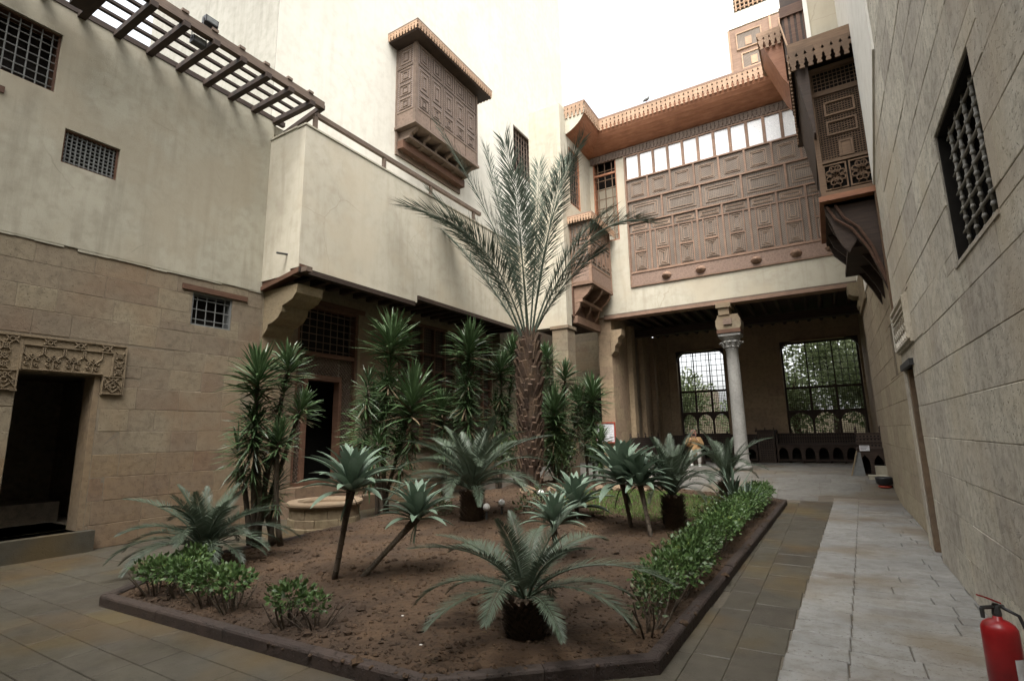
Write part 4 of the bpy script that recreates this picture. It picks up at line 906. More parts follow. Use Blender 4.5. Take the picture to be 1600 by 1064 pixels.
MB().box(-2.46, -1.88, 22.0, 22.75, .4, 1.52).build('carcass', 'wood_dark', t); MB().box(-2.52, -1.84, 21.97, 22.78, 1.52, 1.60).build('top', 'wood_dark', t)
fn = MB()
for x in (-2.48, -2.18, -1.88): fn.lathe((x, 22.05, 1.6), [(.02, 0), (.03, .03), (.015, .06), (.004, .1)], 8)
fn.build('finials', 'wood_dark', t); arch_panel(FYm(22.0), -2.42, -1.92, .95, 1.45, t, .01, 'lat_dark', 'wood_dark'); arch_panel(FYm(22.0), -2.42, -1.92, .45, .9, t, .01, 'lat_dark', 'wood_dark')
# bench along the left wall
t = thing('side_bench', (-6.0, 20, .4), 'dark bench with finialled back along the left loggia wall', 'bench')
MB().box(-6.2, -5.6, 18.3, 21.9, .95, 1.02).build('seat', 'wood_dark', t); MB().box(-6.2, -6.14, 18.3, 21.9, 1.02, 1.40).build('backrest', 'lat_dark', t); MB().box(-5.66, -5.62, 18.3, 21.9, .4, .95).build('front', 'wood_dark', t)
fn = MB()
for k in range(5): fn.lathe((-6.17, 18.35+k*.87, 1.40), [(.02, 0), (.04, .05), (.02, .08), (.03, .12), (.005, .18)], 8)
fn.build('finials', 'wood_dark', t)
# carved chair-desk by the right wall
t = thing('carved_seat', (.85, 16.9, .35), 'dark carved high seat with two open arches beside the white steps', 'seat')
x0, x1, y0, y1, zb = .50, 1.10, 16.75, 17.35, .38
MB().box(x0, x1, y0, y1, 1.0, 1.08).build('seat', 'wood_dark', t)
mb = MB(); w_ = (x1-x0)/2
for k in range(2):
    c = x0+(k+.5)*w_
    for s_ in (-1, 1): mb.extrude([(p, y0+.01, q) for p, q in [(c+s_*w_/2, 1.0), (c+s_*w_/2, zb), (c+s_*w_*.36, zb), (c+s_*w_*.36, .68), (c+s_*w_*.30, .78), (c+s_*w_*.12, .86), (c, .92), (c, 1.0)]], (0, .04, 0))
mb.box(x0, x1, y0+.01, y0+.05, zb, zb+.05); mb.build('arched_front', 'wood_dark', t); MB().box(x0, x0+.04, y0+.05, y1, zb, 1.0).build('side_panel', 'wood_dark', t); MB().box(x0+.05, x1, y0+.35, y0+.37, zb, 1.0).build('dark_inside', 'black', t)
MB().box(x0+.02, x1, y0+.25, y0+.29, 1.08, 1.48).build('backrest', 'lat_dark', t)
for z in (1.2, 1.32, 1.44): MB().box(x0, x1+.02, y0+.235, y0+.25, z, z+.03).build('rail', 'wood_dark', t)
fn = MB()
for x in (x0+.03, x1-.02, x1+.05): fn.lathe((x, y0+.27, 1.48), [(.02, 0), (.035, .05), (.018, .08), (.03, .12), (.004, .18)], 8)
fn.build('finials', 'wood_dark', t)
t = thing('paper_notice', (.66, 16.72, 1.1), 'small white printed notice leaning on the dark carved seat', 'notice')
MB().box(.56, .78, 16.742, 16.748, 1.01, 1.15).build('sheet', 'paper', t)
for q in range(3): MB().box(.58, .76-.03*q, 16.739, 16.742, 1.12-q*.035, 1.13-q*.035).build('printed_line', 'blackp', t)
t = thing('folding_sign', (.44, 16.5, .35), 'leaning pale edged folding sign board on the loggia floor', 'sign')
MB().extrude([(.28, 16.55, .335), (.31, 16.55, .335), (.50, 16.55, 1.02), (.47, 16.55, 1.02)], (0, .05, 0)).build('pale_leg', 'lime', t)
MB().extrude([(.32, 16.57, .345), (.62, 16.57, .345), (.56, 16.60, .98), (.50, 16.60, .98)], (0, .02, 0)).build('board', 'iron_grey', t)
t = thing('stone_steps', (.95, 16.2, .2), 'small flight of pale stone steps against the right wall', 'steps')
for k, (a, b, c, d, z0_, z1_) in enumerate([(.66, 1.05, 16.05, 16.45, .27, .43), (.84, 1.09, 16.45, 16.7, .33, .64), (1.0, 1.1, 15.95, 16.05, .27, .44)]): MB().box(a, b, c, d, z0_, z1_).build('step', 'plaster', t)
t = thing('plant_pot', (.95, 15.35, .2), 'dark round basin on a reddish foot beside the pale steps', 'pot')
gz = ground_z(0, 15.35)-.01
MB().lathe((.92, 15.35, gz), [(.12, 0), (.14, .02), (.13, .05)], 18).build('foot', 'red_dull', t, smooth=True); MB().lathe((.92, 15.35, gz+.05), [(.12, 0), (.165, .05), (.18, .15), (.185, .19), (.165, .19), (.14, .10), (.05, .06)], 20).build('bowl', 'blackp', t, smooth=True)
# notice board with red frame
t = thing('notice_board', (-6.65, 17.45, 1.6), 'white notice board in a red frame on the stone pier left of the loggia', 'sign')
FN = FYm(17.49); fbox(mb := MB(), FN, -7.10, -6.42, 1.28, 1.93, .0, .02); mb.build('sheet', 'paper', t); rframe(mb := MB(), FN, -7.13, -6.40, 1.25, 1.96, .04, 0, .045); mb.build('frame', 'red_dull', t)
for q in range(7): fbox(mb := MB(), FN, -7.02, -6.5-.04*(q % 3), 1.83-q*.07, 1.838-q*.07, .02, .022); mb.build('printed_line', 'iron_grey', t)

# ================================================================== RIGHT HOUSE (x about .97, faces -x)
rh = thing('right_house', (1.2, 8, 0), 'tall grey pitted stone house wall on the right with a bead-barred window', 'house')
FQ, FQ2 = FXm(.97), FXm(1.08)
O_rw = (3.94, 5.16, 2.84, 3.93); O_rd = (8.35, 9.05, 0, 2.38)
mb = MB(); wall(mb, FQ, -3.5, 9.35, 0, 14, .4, [O_rw, O_rd], d1=-.003); mb.build('backing_wall', 'mortar_grey', rh)
mb = MB(); wall(mb, FQ2, 9.35, 17.5, 0, 14, .4, [], d1=-.012); mb.build('far_backing_wall', 'mortar', rh)
O_up = (5.9, 9.4, 6.6, 9); O_l = (7.9, 9.45, 2.62, 3.28)
nb1 = block_wall(FQ, 1.8, 9.35, 0, 6.3, rh, 'stone_grey', .37, (.55, 1.05), [O_rw, O_rd, O_l], limit=228, joint=.004, proud=.003, seed=51, far=lambda q: q[0])
block_wall(FQ, .5, 7.4, 6.3, 9.6, rh, 'stone_grey', .55, (.9, 1.5), [], limit=0, joint=.004, proud=.003, seed=52)
block_wall(FQ2, 9.35, 17.5, 0, 4.9, rh, 'stone_pale', .40, (.8, 1.4), [(10.2, 10.5, 2.5, 3.5), (11.1, 11.5, 2.5, 3.4)], limit=70, seed=53, far=lambda q: q[0])
mb = MB(); mb.extrude([(.972, 7.4, 6.3), (.972, 9.35, 5.3), (.972, 9.35, 14), (.972, 7.4, 14)], (-.03, 0, 0)); mb.box(1.05, 1.08, 9.35, 17.5, 4.9, 14); mb.build('plaster_wall', 'plaster_clean', rh)
# barred window
u0, u1, z0, z1 = O_rw
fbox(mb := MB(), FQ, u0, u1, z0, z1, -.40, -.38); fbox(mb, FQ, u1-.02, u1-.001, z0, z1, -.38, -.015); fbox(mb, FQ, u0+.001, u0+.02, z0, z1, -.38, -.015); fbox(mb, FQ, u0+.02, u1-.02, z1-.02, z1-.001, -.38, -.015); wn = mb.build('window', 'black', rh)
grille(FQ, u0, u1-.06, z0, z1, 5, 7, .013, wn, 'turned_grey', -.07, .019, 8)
mb = MB(); fbox(mb, FQ, u0-.02, u1+.02, z0-.03, z0, -.37, .012); mb.build('sill', 'stone_grey', wn)
# doorway with carved lintel
fbox(mb := MB(), FQ, 8.35, 9.05, 0, 2.38, -.40, -.38); dw = mb.build('doorway', 'wood_door', rh); fbox(mb := MB(), FQ, 8.95, 9.05, 0, 2.38, -.37, -.01); mb.build('reveal', 'stone_low', dw)
fbox(mb := MB(), FQ, 7.92, 9.42, 2.64, 3.26, -.02, .03); li = mb.build('carved_lintel', 'stone_grey', rh); mb = MB()
rod(mb, FQ, [(7.96, 2.68), (7.96, 3.22), (9.38, 3.22), (9.38, 2.68), (7.96, 2.68)], .04, .03, .06); rod(mb, FQ, [(8.02, 3.12), (9.32, 3.12)], .03, .03, .06); rod(mb, FQ, [(8.02, 3.05), (9.32, 3.05)], .02, .03, .055)
for k in range(7): u = 8.12+k*.19; rod(mb, FQ, [(u, 2.72), (u+.1, 2.86), (u, 3.0)], .025, .03, .05); knot(mb, FQ, u+.05, 2.86, .045)
mb.build('carving', 'stone_grey', li); fbox(mb := MB(), FQ, 8.2, 9.2, 2.38, 2.46, -.2, .05); mb.build('door_head', 'iron', dw)
for a, b, c, e in ((10.2, 10.5, 2.5, 3.5), (11.1, 11.5, 2.5, 3.4)): fbox(mb := MB(), FQ2, a, b, c, e, -.1, -.04); mb.build('shutter', 'wood_dark', rh)
# stone pier and corbel carrying the facade beam at the right end
mb = MB(); pr = [(a_+.17, b_) for a_, b_ in [(1.25, 5.58), (.62, 5.58), (.60, 5.45), (.62, 5.28), (.72, 5.2), (.92, 5.17), (.86, 5.1), (.80, 5.02), (.82, 4.9), (.92, 4.82), (1.02, 4.8), (1.05, 4.66), (1.10, 4.56), (1.25, 4.5)]]
mb.extrude([(x, 16.9, z) for x, z in pr], (0, .6, 0)); mb.build('stone_corbel', 'lime', rh)
mb = MB(); mb.box(1.02, 1.07, 15.2, 17.5, 4.75, 5.6); mb.build('corbel_back', 'lime', rh)
# near oriel on the right wall
o3 = thing('near_oriel', (.7, 10.3, 5.4), 'brown lattice oriel with deep scalloped canopy hanging on the right wall', 'oriel')
X0, X1, Y0, Y1, Z0, Z1 = .26, 1.10, 9.72, 12.0, 5.40, 7.75
FYo, FXo = FYm(Y0), FXm(X0)
MB().box(X0+.03, 1.05, Y0+.06, Y1, Z0, Z1).build('carcass', 'wood_dark', o3)
rframe(mb := MB(), FYo, X0, X1, Z0, Z1, .075, -.05, .02); mb.build('outer_frame', 'wood_near', o3)
MB().box(X0-.04, X1+.03, Y0-.06, Y1, Z0-.09, Z0).build('base_moulding', 'wood_orange', o3)
fbox(mb := MB(), FYo, X0+.075, X1-.075, 5.98, 6.03, -.04, .015); mb.build('rail', 'wood_near', o3); fbox(mb := MB(), FYo, X0+.075, X1-.075, 7.22, 7.30, -.04, .015); mb.build('rail', 'wood_near', o3)
fbox(mb := MB(), FYo, X0+.075, X1-.075, 6.03, 7.22, -.04, -.03); main = mb.build('bead_screen', 'black', o3)
def beads(fr, u0, u1, z0, z1, p, d, parent, r=.014):
    mb = MB(); nu = round((u1-u0)/p); nz = round((z1-z0)/p)
    for k in range(nu+1): u = u0+(u1-u0)*k/nu; fbox(mb, fr, u-r*.4, u+r*.4, z0, z1, d, d+r*.8)
    for k in range(nz+1): z = z0+(z1-z0)*k/nz; fbox(mb, fr, u0, u1, z-r*.4, z+r*.4, d+.001, d+r*.8+.001)
    for i in range(nu+1):
        for k in range(nz+1):
            c = fr(u0+(u1-u0)*i/nu, z0+(z1-z0)*k/nz, d+r*.5); mb.add([(c[0]+a*r, c[1]+b*r, c[2]+e*r) for a, b, e in ((1,0,0),(-1,0,0),(0,1,0),(0,-1,0),(0,0,1),(0,0,-1))], [(0,2,4),(2,1,4),(1,3,4),(3,0,4),(2,0,5),(1,2,5),(3,1,5),(0,3,5)])
    return mb.build('beads', 'wood_near', parent, kind='stuff')
beads(FYo, X0+.09, X1-.09, 6.05, 7.20, .040, -.02, main)
for z0_, z1_ in ((6.82, 7.08), (6.46, 6.72)): rframe(mb := MB(), FYo, .46, .90, z0_, z1_, .03, -.02, .012); mb.build('small_frame', 'wood_near', main)
rframe(mb := MB(), FYo, .60, .80, 6.05, 6.34, .035, -.02, .014); mb.build('small_frame', 'wood_near', main); fbox(mb := MB(), FYo, .64, .76, 6.09, 6.30, -.02, .004); mb.build('small_shutter', 'wood_near', main)
fbox(mb := MB(), FYo, X0+.075, X1-.075, 7.30, 7.68, -.05, -.04); up_ = mb.build('upper_screen', 'black', o3); beads(FYo, X0+.09, X1-.09, 7.32, 7.66, .062, -.02, up_, .012)
fbox(mb := MB(), FYo, X0+.075, X1-.075, Z0+.075, 5.98, -.05, -.035); cpn = mb.build('carved_panel', 'black', o3); mb = MB()
for c0 in (.50, .86):
    rframe(mb, FYo, c0-.165, c0+.165, 5.50, 5.95, .022, -.02, .01)
    for k in range(8): a = k*math.pi/4+.39; rod(mb, FYo, [(c0, 5.725), (c0+.15*math.cos(a), 5.725+.2*math.sin(a))], .022, -.02, .006); knot(mb, FYo, c0+.10*math.cos(a), 5.725+.13*math.sin(a), .042)
    knot(mb, FYo, c0, 5.725, .07)
mb.build('tracery', 'wood_near', cpn)
zc = 7.98
MB().box(.03, 1.2, 9.36, 12.2, zc, zc+.16).build('canopy', 'wood_near', o3); MB().box(.08, 1.10, 9.44, 12.1, zc-.12, zc).build('canopy_soffit', 'wood_dark', o3)
fringe(FYm(9.37), .03, 1.18, zc+.0, .36, .125, o3, 'wood_near', d=-.01, th=.03, each=True); fringe(FXm(.035), 9.4, 12.1, zc+.0, .36, .125, o3, 'wood_fringe', d=-.01, th=.03)
mb = MB(); mb.extrude([(.08, 9.46, zc-.14), (.27, 9.46, 6.45), (.30, 9.46, 6.45), (.30, 9.46, zc-.12)], (0, 2.5, 0)); mb.build('side_board', 'wood_dark', o3)
for k, y_ in enumerate((Y0+.10, Y0+.8, Y0+1.6, Y0+2.15)):   # curved brackets beneath
    pr = [(1.07, Z0-.1), (X0+.02, Z0-.1), (X0+.03, 5.15), (.36, 4.92), (.40, 4.75), (.47, 4.55), (.55, 4.42), (.60, 4.50), (.68, 4.62), (.80, 4.45), (.90, 4.1), (.98, 3.75), (1.07, 3.5)]
    if k: pr = [(1.07, Z0-.1), (X0+.05, Z0-.1), (.40, 5.0), (.60, 4.75), (.80, 4.5), (.95, 4.2), (1.07, 3.9)]
    MB().extrude([(x, y_, z) for x, z in pr], (0, .08, 0)).build('bracket', 'wood_dark', o3)
rb = MB()
for q in (0, .12): rb.tube([(X0+.06+q, Y0+.06, 5.25), (.42+q, Y0+.05, 5.0), (.62+q*.8, Y0+.05, 4.8), (.80+q*.5, Y0+.05, 4.45), (.93+q*.2, Y0+.05, 4.05), (1.02, Y0+.05, 3.7)], .022, 6)
rb.build('curved_rib', 'wood_door', o3)
MB().box(.98, 1.06, Y0-.05, Y0+.06, 3.35, Z0-.09).build('wall_post', 'wood_near', o3); MB().box(.55, 1.0, Y0+.3, Y1, 4.55, 4.63).build('cross_rail', 'wood_dark', o3); MB().box(.30, 1.05, Y0+.1, Y1, Z0-.16, Z0-.1).build('underside', 'wood_dark', o3)
# upper plaster bay and its dark timber oriel, further along the right wall
bay = thing('upper_bay', (.9, 12.5, 8.4), 'cream plaster bay above the right oriel canopy at the top edge', 'building')
MB().box(.50, 1.06, 12.0, 17.4, 8.55, 14).build('plaster_wall', 'plaster_white', bay); MB().box(1.02, 1.07, 9.5, 12.0, 5.5, 14).build('return_wall', 'plaster_clean', bay)
MB().box(.44, .52, 11.96, 12.02, 8.5, 14).build('edge_board', 'plaster_clean', bay)
tb2 = thing('timber_oriel', (.2, 12.2, 9), 'dark plank-sided timber oriel at the upper right above the cornice', 'oriel')
MB().box(.0, .5, 12.05, 14.4, 9.62, 12.5).build('carcass', 'wood_dark', tb2); MB().box(-.03, .5, 12.0, 14.5, 10.7, 10.95).build('moulding', 'wood_door', tb2)
for x in (.05, .17, .29, .41): MB().box(x, x+.07, 12.03, 12.055, 8.9, 10.7).build('plank', 'wood_door', tb2)
MB().box(.02, .5, 12.06, 14.2, 8.6, 9.62).build('lower_box', 'wood_dark', tb2)
MB().extrude([(-.06, 12.0, 10.6), (-.03, 12.0, 10.6), (.30, 12.0, 8.5), (.27, 12.0, 8.5)], (0, .05, 0)).build('edge_strip', 'wood_fringe', tb2)
MB().box(.0, .5, 12.04, 14.4, 12.5, 14).build('upper_box', 'wood_dark', tb2)
c3 = thing('high_cornice', (-.4, 15.5, 12), 'short high cornice with pale fringe left of the dark timber oriel', 'cornice')
fringe(FYm(14.6), -.62, .1, 12.35, .42, .15, c3, 'wood_fringe'); MB().box(-.65, .1, 14.58, 16.5, 12.35, 12.45).build('top_board', 'wood_fringe', c3)
MB().extrude([(-.60, 14.66, 12.3), (.20, 14.66, 12.3), (.20, 14.66, 10.3), (-.12, 14.66, 10.9)], (0, 1.4, 0)).build('soffit_boards', 'wood_orange', c3)

# ---- unseen buildings closing the court behind the viewpoint; south range height set for shade
bh = thing('unseen_south_range', (-4, -3.6, 0), 'unseen plain plastered range closing the courtyard on its near side, raised to shade it', 'building')
MB().box(-18, 6, -4.1, -3.5, 0, 12).build('plaster_wall', 'plaster', bh)
MB().box(1.4, 9, -3.5, 26, 13.6, 14.0).build('roof', 'plaster', rh); MB().box(8.6, 9, -3.5, 26, 0, 13.6).build('outer_wall', 'plaster', rh)

# ---- garden seen through the loggia windows
gd = thing('garden_wall', (-3, 36, 0), 'low dull ochre wall at the end of the garden behind the loggia windows', 'wall'); MB().box(-16, 8, 36, 36.4, 0, 2.6).build('masonry', 'mortar', gd)
struct(MB().box(-16, 8, 23.5, 36, -.1, .2).build('garden_lawn', 'grass'))
hs2 = thing('far_house', (-6.5, 40, 0), 'low ochre house beyond the garden wall seen through the left window', 'house'); MB().box(-12, -7.4, 40, 44, 0, 4.6).build('wall', 'mortar', hs2)
for x in (-11, -9.8, -8.6): MB().box(x, x+.5, 39.95, 40, 3.5, 4.2).build('window', 'black', hs2)
# ---- stone well head
wl = thing('well_head', (-7.95, 6.6, 0), 'round low ochre stone well head with a stepped base beside the lattice door', 'well')
for k in range(10):
    a0, a1 = 2*math.pi*k/10+.01, 2*math.pi*(k+1)/10-.01
    for (ri, ro, zb_, zt_, of) in ((.47, .60, .24, .42, 0), (.5, .62, .10, .235, .3), (.5, .67, 0, .10, .1)):
        mb = MB(); m_ = 5; v = []
        for q in range(m_):
            a = a0+of+(a1-a0)*q/(m_-1)
            for r, z in ((ri, zb_), (ro, zb_), (ro, zt_-.01), (ro-.01, zt_), (ri, zt_)): v.append((-7.95+r*math.cos(a), 6.6+r*math.sin(a), z))
        mb.add(v, [(q*5+e, q*5+(e+1) % 5, (q+1)*5+(e+1) % 5, (q+1)*5+e) for q in range(m_-1) for e in range(5)]+[(0,1,2,3,4)[::-1], tuple((m_-1)*5+e for e in range(5))]); mb.build('curb_stone', 'lime', wl)
MB().lathe((-7.95, 6.6, .42), [(.64, 0), (.66, .03), (.66, .06), (.64, .08), (.47, .08), (.45, .04), (.45, -.3)], 36).build('rim', 'stone', wl)
MB().lathe((-7.95, 6.6, .12), [(.48, 0), (.48, .02)], 24).build('water', 'black', wl)
# ---- fire extinguisher
ex = thing('fire_extinguisher', (.70, 3.93, 0), 'glossy red fire extinguisher standing against the right wall', 'fire extinguisher')
cx, cy = .655, 3.95
MB().lathe((cx, cy, .0), [(.083, 0), (.086, .01), (.086, .045), (.082, .05)], 28).build('base_ring', 'blackp', ex, smooth=True)
MB().lathe((cx, cy, .045), [(.08, 0), (.08, .46), (.078, .485), (.068, .505), (.045, .522), (.022, .53), (.02, .545)], 36).build('cylinder', 'red', ex, smooth=True)
MB().lathe((cx, cy, .59), [(.02, 0), (.022, .01), (.018, .05), (.014, .06)], 14).build('valve', 'iron', ex)
ax = Vector((-.8, -.6, 0)); P0 = Vector((cx, cy, .635))
mb = MB(); mb.tube([P0+ax*-.045, P0+ax*.085], .010, 6); mb.tube([P0+ax*.085, P0+ax*.085+Vector((0, 0, -.05))], [.012, .010], 6); mb.build('carry_handle', 'iron', ex)
sd_ = Vector((.6, -.8, 0))*.016; Q = [P0+ax*-.02+Vector((0, 0, .015)), P0+ax*.05+Vector((0, 0, .045)), P0+ax*.09+Vector((0, 0, .058))]
mb = MB(); v = []
for q in Q: v += [q-sd_, q+sd_, q+sd_+Vector((0, 0, .008)), q-sd_+Vector((0, 0, .008))]
mb.add(v, [(i*4+e, i*4+(e+1) % 4, (i+1)*4+(e+1) % 4, (i+1)*4+e) for i in range(2) for e in range(4)]+[(3,2,1,0), (8,9,10,11)]); mb.build('squeeze_lever', 'red', ex)
hz = MB(); hz.tube([P0+Vector((.02, .02, 0)), (cx+.09, cy+.0, .60), (cx+.115, cy-.02, .50), (cx+.11, cy-.03, .2), (cx+.10, cy-.03, .12)], [.009, .009, .009, .012, .014], 8); hz.build('hose', 'blackp', ex, smooth=True)
mb = MB(); v = [(cx+.0812*math.cos(a), cy+.0812*math.sin(a), z) for z in (.26, .40) for a in [(-1.2+q*.12) for q in range(8)]]; mb.add(v, [(q, q+1, q+9, q+8) for q in range(7)]); mb.build('paper_label', 'paper', ex)
# ---- garden lamps
for (x, y_, lab) in ((-5.25, 7.78, 'small white globe garden light beside the middle cycad trunk'), (-5.30, 8.35, 'low round cream garden light just left of the shrub clump'), (-5.15, 9.59, 'small white garden light standing in front of the palm')):
    z = soil_z(x, y_); t = thing('garden_light', (x, y_, z), lab, 'lamp', 'garden lights in the bed'); MB().tube([(x, y_, z-.02), (x, y_, z+.16)], .02, 8).build('stake', 'iron', t)
    MB().lathe((x, y_, z+.15), [(.03, 0), (.06, .03), (.065, .06), (.05, .10), (.02, .12)], 14).build('globe', 'white', t, smooth=True)

# ================================================================== PLANTS
def bez(a, b, c, n):
    a, b, c = Vector(a), Vector(b), Vector(c); return [a*(1-t)**2+b*2*t*(1-t)+c*t*t for t in [i/(n-1) for i in range(n)]]
def frond(mb, P, n, ll, lw, t0=.12, ang=(70, 28), vup=.35, rr_=.02, rnd=None, irregular=0, droop=.0, up=Vector((0, 0, 1)), shape=None):
    """P: points along the midrib. Adds midrib and n pairs of narrow leaflets to mb."""
    rnd = rnd or random; L = len(P); mb.tube(P, [rr_*(1-.85*i/(L-1)) for i in range(L)], 5, 1)
    for i in range(n):
        t = t0+(1-t0)*i/(n-1); q = t*(L-1); k = min(int(q), L-2); p = P[k].lerp(P[k+1], q-k); d = (P[k+1]-P[k]).normalized()
        s = d.cross(up);
        if s.length < .05: s = d.cross(Vector((1, 0, 0)))
        s.normalize(); nn = s.cross(d).normalized(); f = (t-t0)/(1-t0)
        prof = shape(f) if shape else max(.18, math.sin(math.pi*(.12+.86*f))**.55)
        A = R_(ang[0]+(ang[1]-ang[0])*f)
        for sg in (1, -1):
            a = A+rnd.uniform(-.08, .08)*(1+irregular*3); v = vup+rnd.uniform(-.06, .06)+irregular*rnd.uniform(-.5, .5)
            dr = (d*math.cos(a)+s*sg*math.sin(a)*math.cos(v)+nn*math.sin(a)*math.sin(v)).normalized(); l = ll*prof*rnd.uniform(.88, 1.06)
            w_ = (dr.cross(nn)).normalized()*lw*(.6+.4*prof); m1 = p+dr*l*.35; tip = p+dr*l+Vector((0, 0, -droop*l*rnd.uniform(.5, 1.2)))
            mb.add([p, m1+w_, tip, m1-w_], [(0, 1, 2, 3)])
    return mb
def arc(L, e0, e1, n=14, sway=0):
    """midrib in the XZ plane from the origin: starts at elevation e0, ends at e1 (degrees)"""
    P = [Vector((0, 0, 0))]
    for i in range(n-1):
        e = R_(e0+(e1-e0)*(i/(n-2))**1.1); P.append(P[-1]+Vector((math.cos(e), sway*i/n*.3, math.sin(e)))*L/(n-1))
    return P
def mesh_of(mb, name, mats, smooth=False):
    o = mb.build(name, mats, None, smooth); me = o.data; bpy.data.objects.remove(o); return me
def place(me, name, parent, loc, rot, s=1):
    o = bpy.data.objects.new(name, me); COL.objects.link(o); o.parent = parent; o.location = loc; o.rotation_euler = rot
    o.scale = (s, s, s) if isinstance(s, (int, float)) else s; return o
PR = random.Random(77)
# ---- cycads: shared frond meshes
cyc = [mesh_of(frond(MB(), arc(1, a, b, sway=sw), 74, .185, .0056, .12, (62, 26), .38, .012, PR, droop=.14), 'cycad_frond', ['leaf_cycad', 'leaf_cycad']) for a, b, sw in ((82, 50, .1), (70, 5, -.15), (62, -30, .1), (48, -55, .2), (35, -50, -.2), (25, -75, .1))]
def cycad(loc, trunk_h, trunk_r, L, n, label, spread=1.0, seed=1, up_only=False, tilt=0, low=1.0, flat=1.0):
    r = random.Random(seed); t = thing('cycad', loc, label, 'cycad', 'cycads in the planted bed'); x, y, z = loc
    mb = MB(); mb.lathe((x, y, z-.05), [(trunk_r*1.05, 0), (trunk_r*1.1, trunk_h*.4), (trunk_r, trunk_h*.85), (trunk_r*.6, trunk_h+.05)], 16)
    for k in range(int(110+trunk_h*300)):
        tl_ = r.uniform(.06, .11); tw_ = r.uniform(.6, 1.5)
        a = k*2.399; h = (k/(110+trunk_h*300))*trunk_h; R = trunk_r*1.06; c = Vector((x+R*math.cos(a), y+R*math.sin(a), z+h-.03)); o = Vector((math.cos(a), math.sin(a), .9)).normalized(); s = Vector((-math.sin(a), math.cos(a), 0))*.030
        mb.add([c-s, c+s, c+o*tl_+s*.5*tw_, c+o*tl_-s*.5, c-Vector((0, 0, .04))], [(0, 1, 2, 3), (0, 4, 1)])
    mb.build('trunk', 'trunk_cycad', t)
    for i in range(n):
        f = i/n; az = i*2.39996+r.uniform(-.2, .2); k = min(5, int(f*6*(.62 if up_only else low))); s = L*(.78+.3*math.sin(math.pi*min(1, f*1.2)))*r.uniform(.85, 1.12)*spread; s = (s*(1.12 if flat < 1 else 1), s, s*flat)
        place(cyc[k], 'frond', t, (.03*math.cos(az), .03*math.sin(az), trunk_h), (r.uniform(-.12, .12), r.uniform(-.08, .08), az), s)
    return t
cycad((-2.17, 3.74, .11), .25, .12, 1.0, 20, 'large cycad with arching blue green fronds nearest the camera', 1.0, 8, low=.9, flat=.76)
cycad((-5.53, 7.75, .14), .52, .17, 1.55, 34, 'big spreading cycad on a dark trunk in the middle of the bed', 1.0, 3, low=.85, flat=.88)
cycad((-7.0, 3.95, .12), .12, .14, 1.06, 38, 'bushy cycad at the left end of the bed beside the stone wall', 1.0, 4, low=.85, flat=.86)
cycad((-2.26, 8.57, .16), .46, .14, 1.06, 30, 'dark upright cycad beside the twin-stemmed agave', 1.0, 5, True)
cycad((-2.0, 12.0, .25), .32, .14, 1.12, 18, 'cycad at the back in front of the marble column', 1.0, 6, True)
# ---- date palm
pb, pt = Vector(D['palm_base']), Vector(D['palm_top'])-Vector((0, 0, .12))
dp = thing('date_palm', (pb.x, pb.y, .3), 'young date palm with thick stubbed trunk rising above all the plants', 'palm tree')
n = 16; axp = [pb.lerp(pt, i/(n-1)) for i in range(n)]; axp[0].z = .25
rad = [.29, .28, .27, .26, .26, .25, .25, .24, .23, .22, .21, .20, .18, .15, .12, .08]
mb = MB(); mb.tube(axp, [r*.86 for r in rad], 16); mb.build('trunk', 'trunk_palm', dp)
stub = MB(); stub.add([(-.075, 0, 0), (.075, 0, 0), (.055, -.045, .0), (-.055, -.045, 0), (-.05, -.06, .30), (.05, -.06, .30), (.035, -.10, .28), (-.035, -.10, .28)], [(0,1,5,4),(1,2,6,5),(2,3,7,6),(3,0,4,7),(4,5,6,7)])
stm = mesh_of(stub, 'leaf_base_stub', 'trunk_palm')
for k in range(250):
    f = k/250; h = f*.93; q = h*(n-1); i = min(int(q), n-2); p = axp[i].lerp(axp[i+1], q-i); a = k*2.39996+PR.uniform(-.15, .15); r = rad[i]*.80
    o = place(stm, 'leaf_stub', dp, Vector((p.x+r*math.cos(a), p.y+r*math.sin(a), p.z))-Vector(wloc(dp)), (PR.uniform(.0, .3), PR.uniform(-.1, .1), a+math.pi/2), PR.uniform(.75, 1.15)*(1.25 if f > .6 else 1))
shp = lambda f: max(.12, min(1, f*3.2+.35))*(1-.45*max(0, f-.55)/.45)
for (a, b, c) in D['palm_fronds']:
    mb = MB(); P = bez(a, b, c, 18); frond(mb, P, 98, .92, .0135, .16, (50, 24), .16, .026, PR, irregular=.42, droop=.07, shape=shp)
    # lower midrib carries short spines
    for k in range(12):
        q = 1+k*.22; i = int(q); p = P[i].lerp(P[i+1], q-i); d = (P[i+1]-P[i]).normalized(); s = d.cross(Vector((0, 0, 1))).normalized()*(1 if k % 2 else -1); e = p+(s+d*.8).normalized()*.2; mb.add([p-d*.006, p+d*.006, e], [(0, 1, 2)])
    mb.build('frond', ['leaf_date', 'leaf_date'], dp)
for k in range(26):
    a = k*2.4; p = pt+Vector((.10*math.cos(a), .10*math.sin(a), -.35+.03*k*.3)); MB().tube([p, p+Vector((.07*math.cos(a), .07*math.sin(a), .45))], [.035, .012], 5).build('frond_stub', 'trunk_palm', dp)
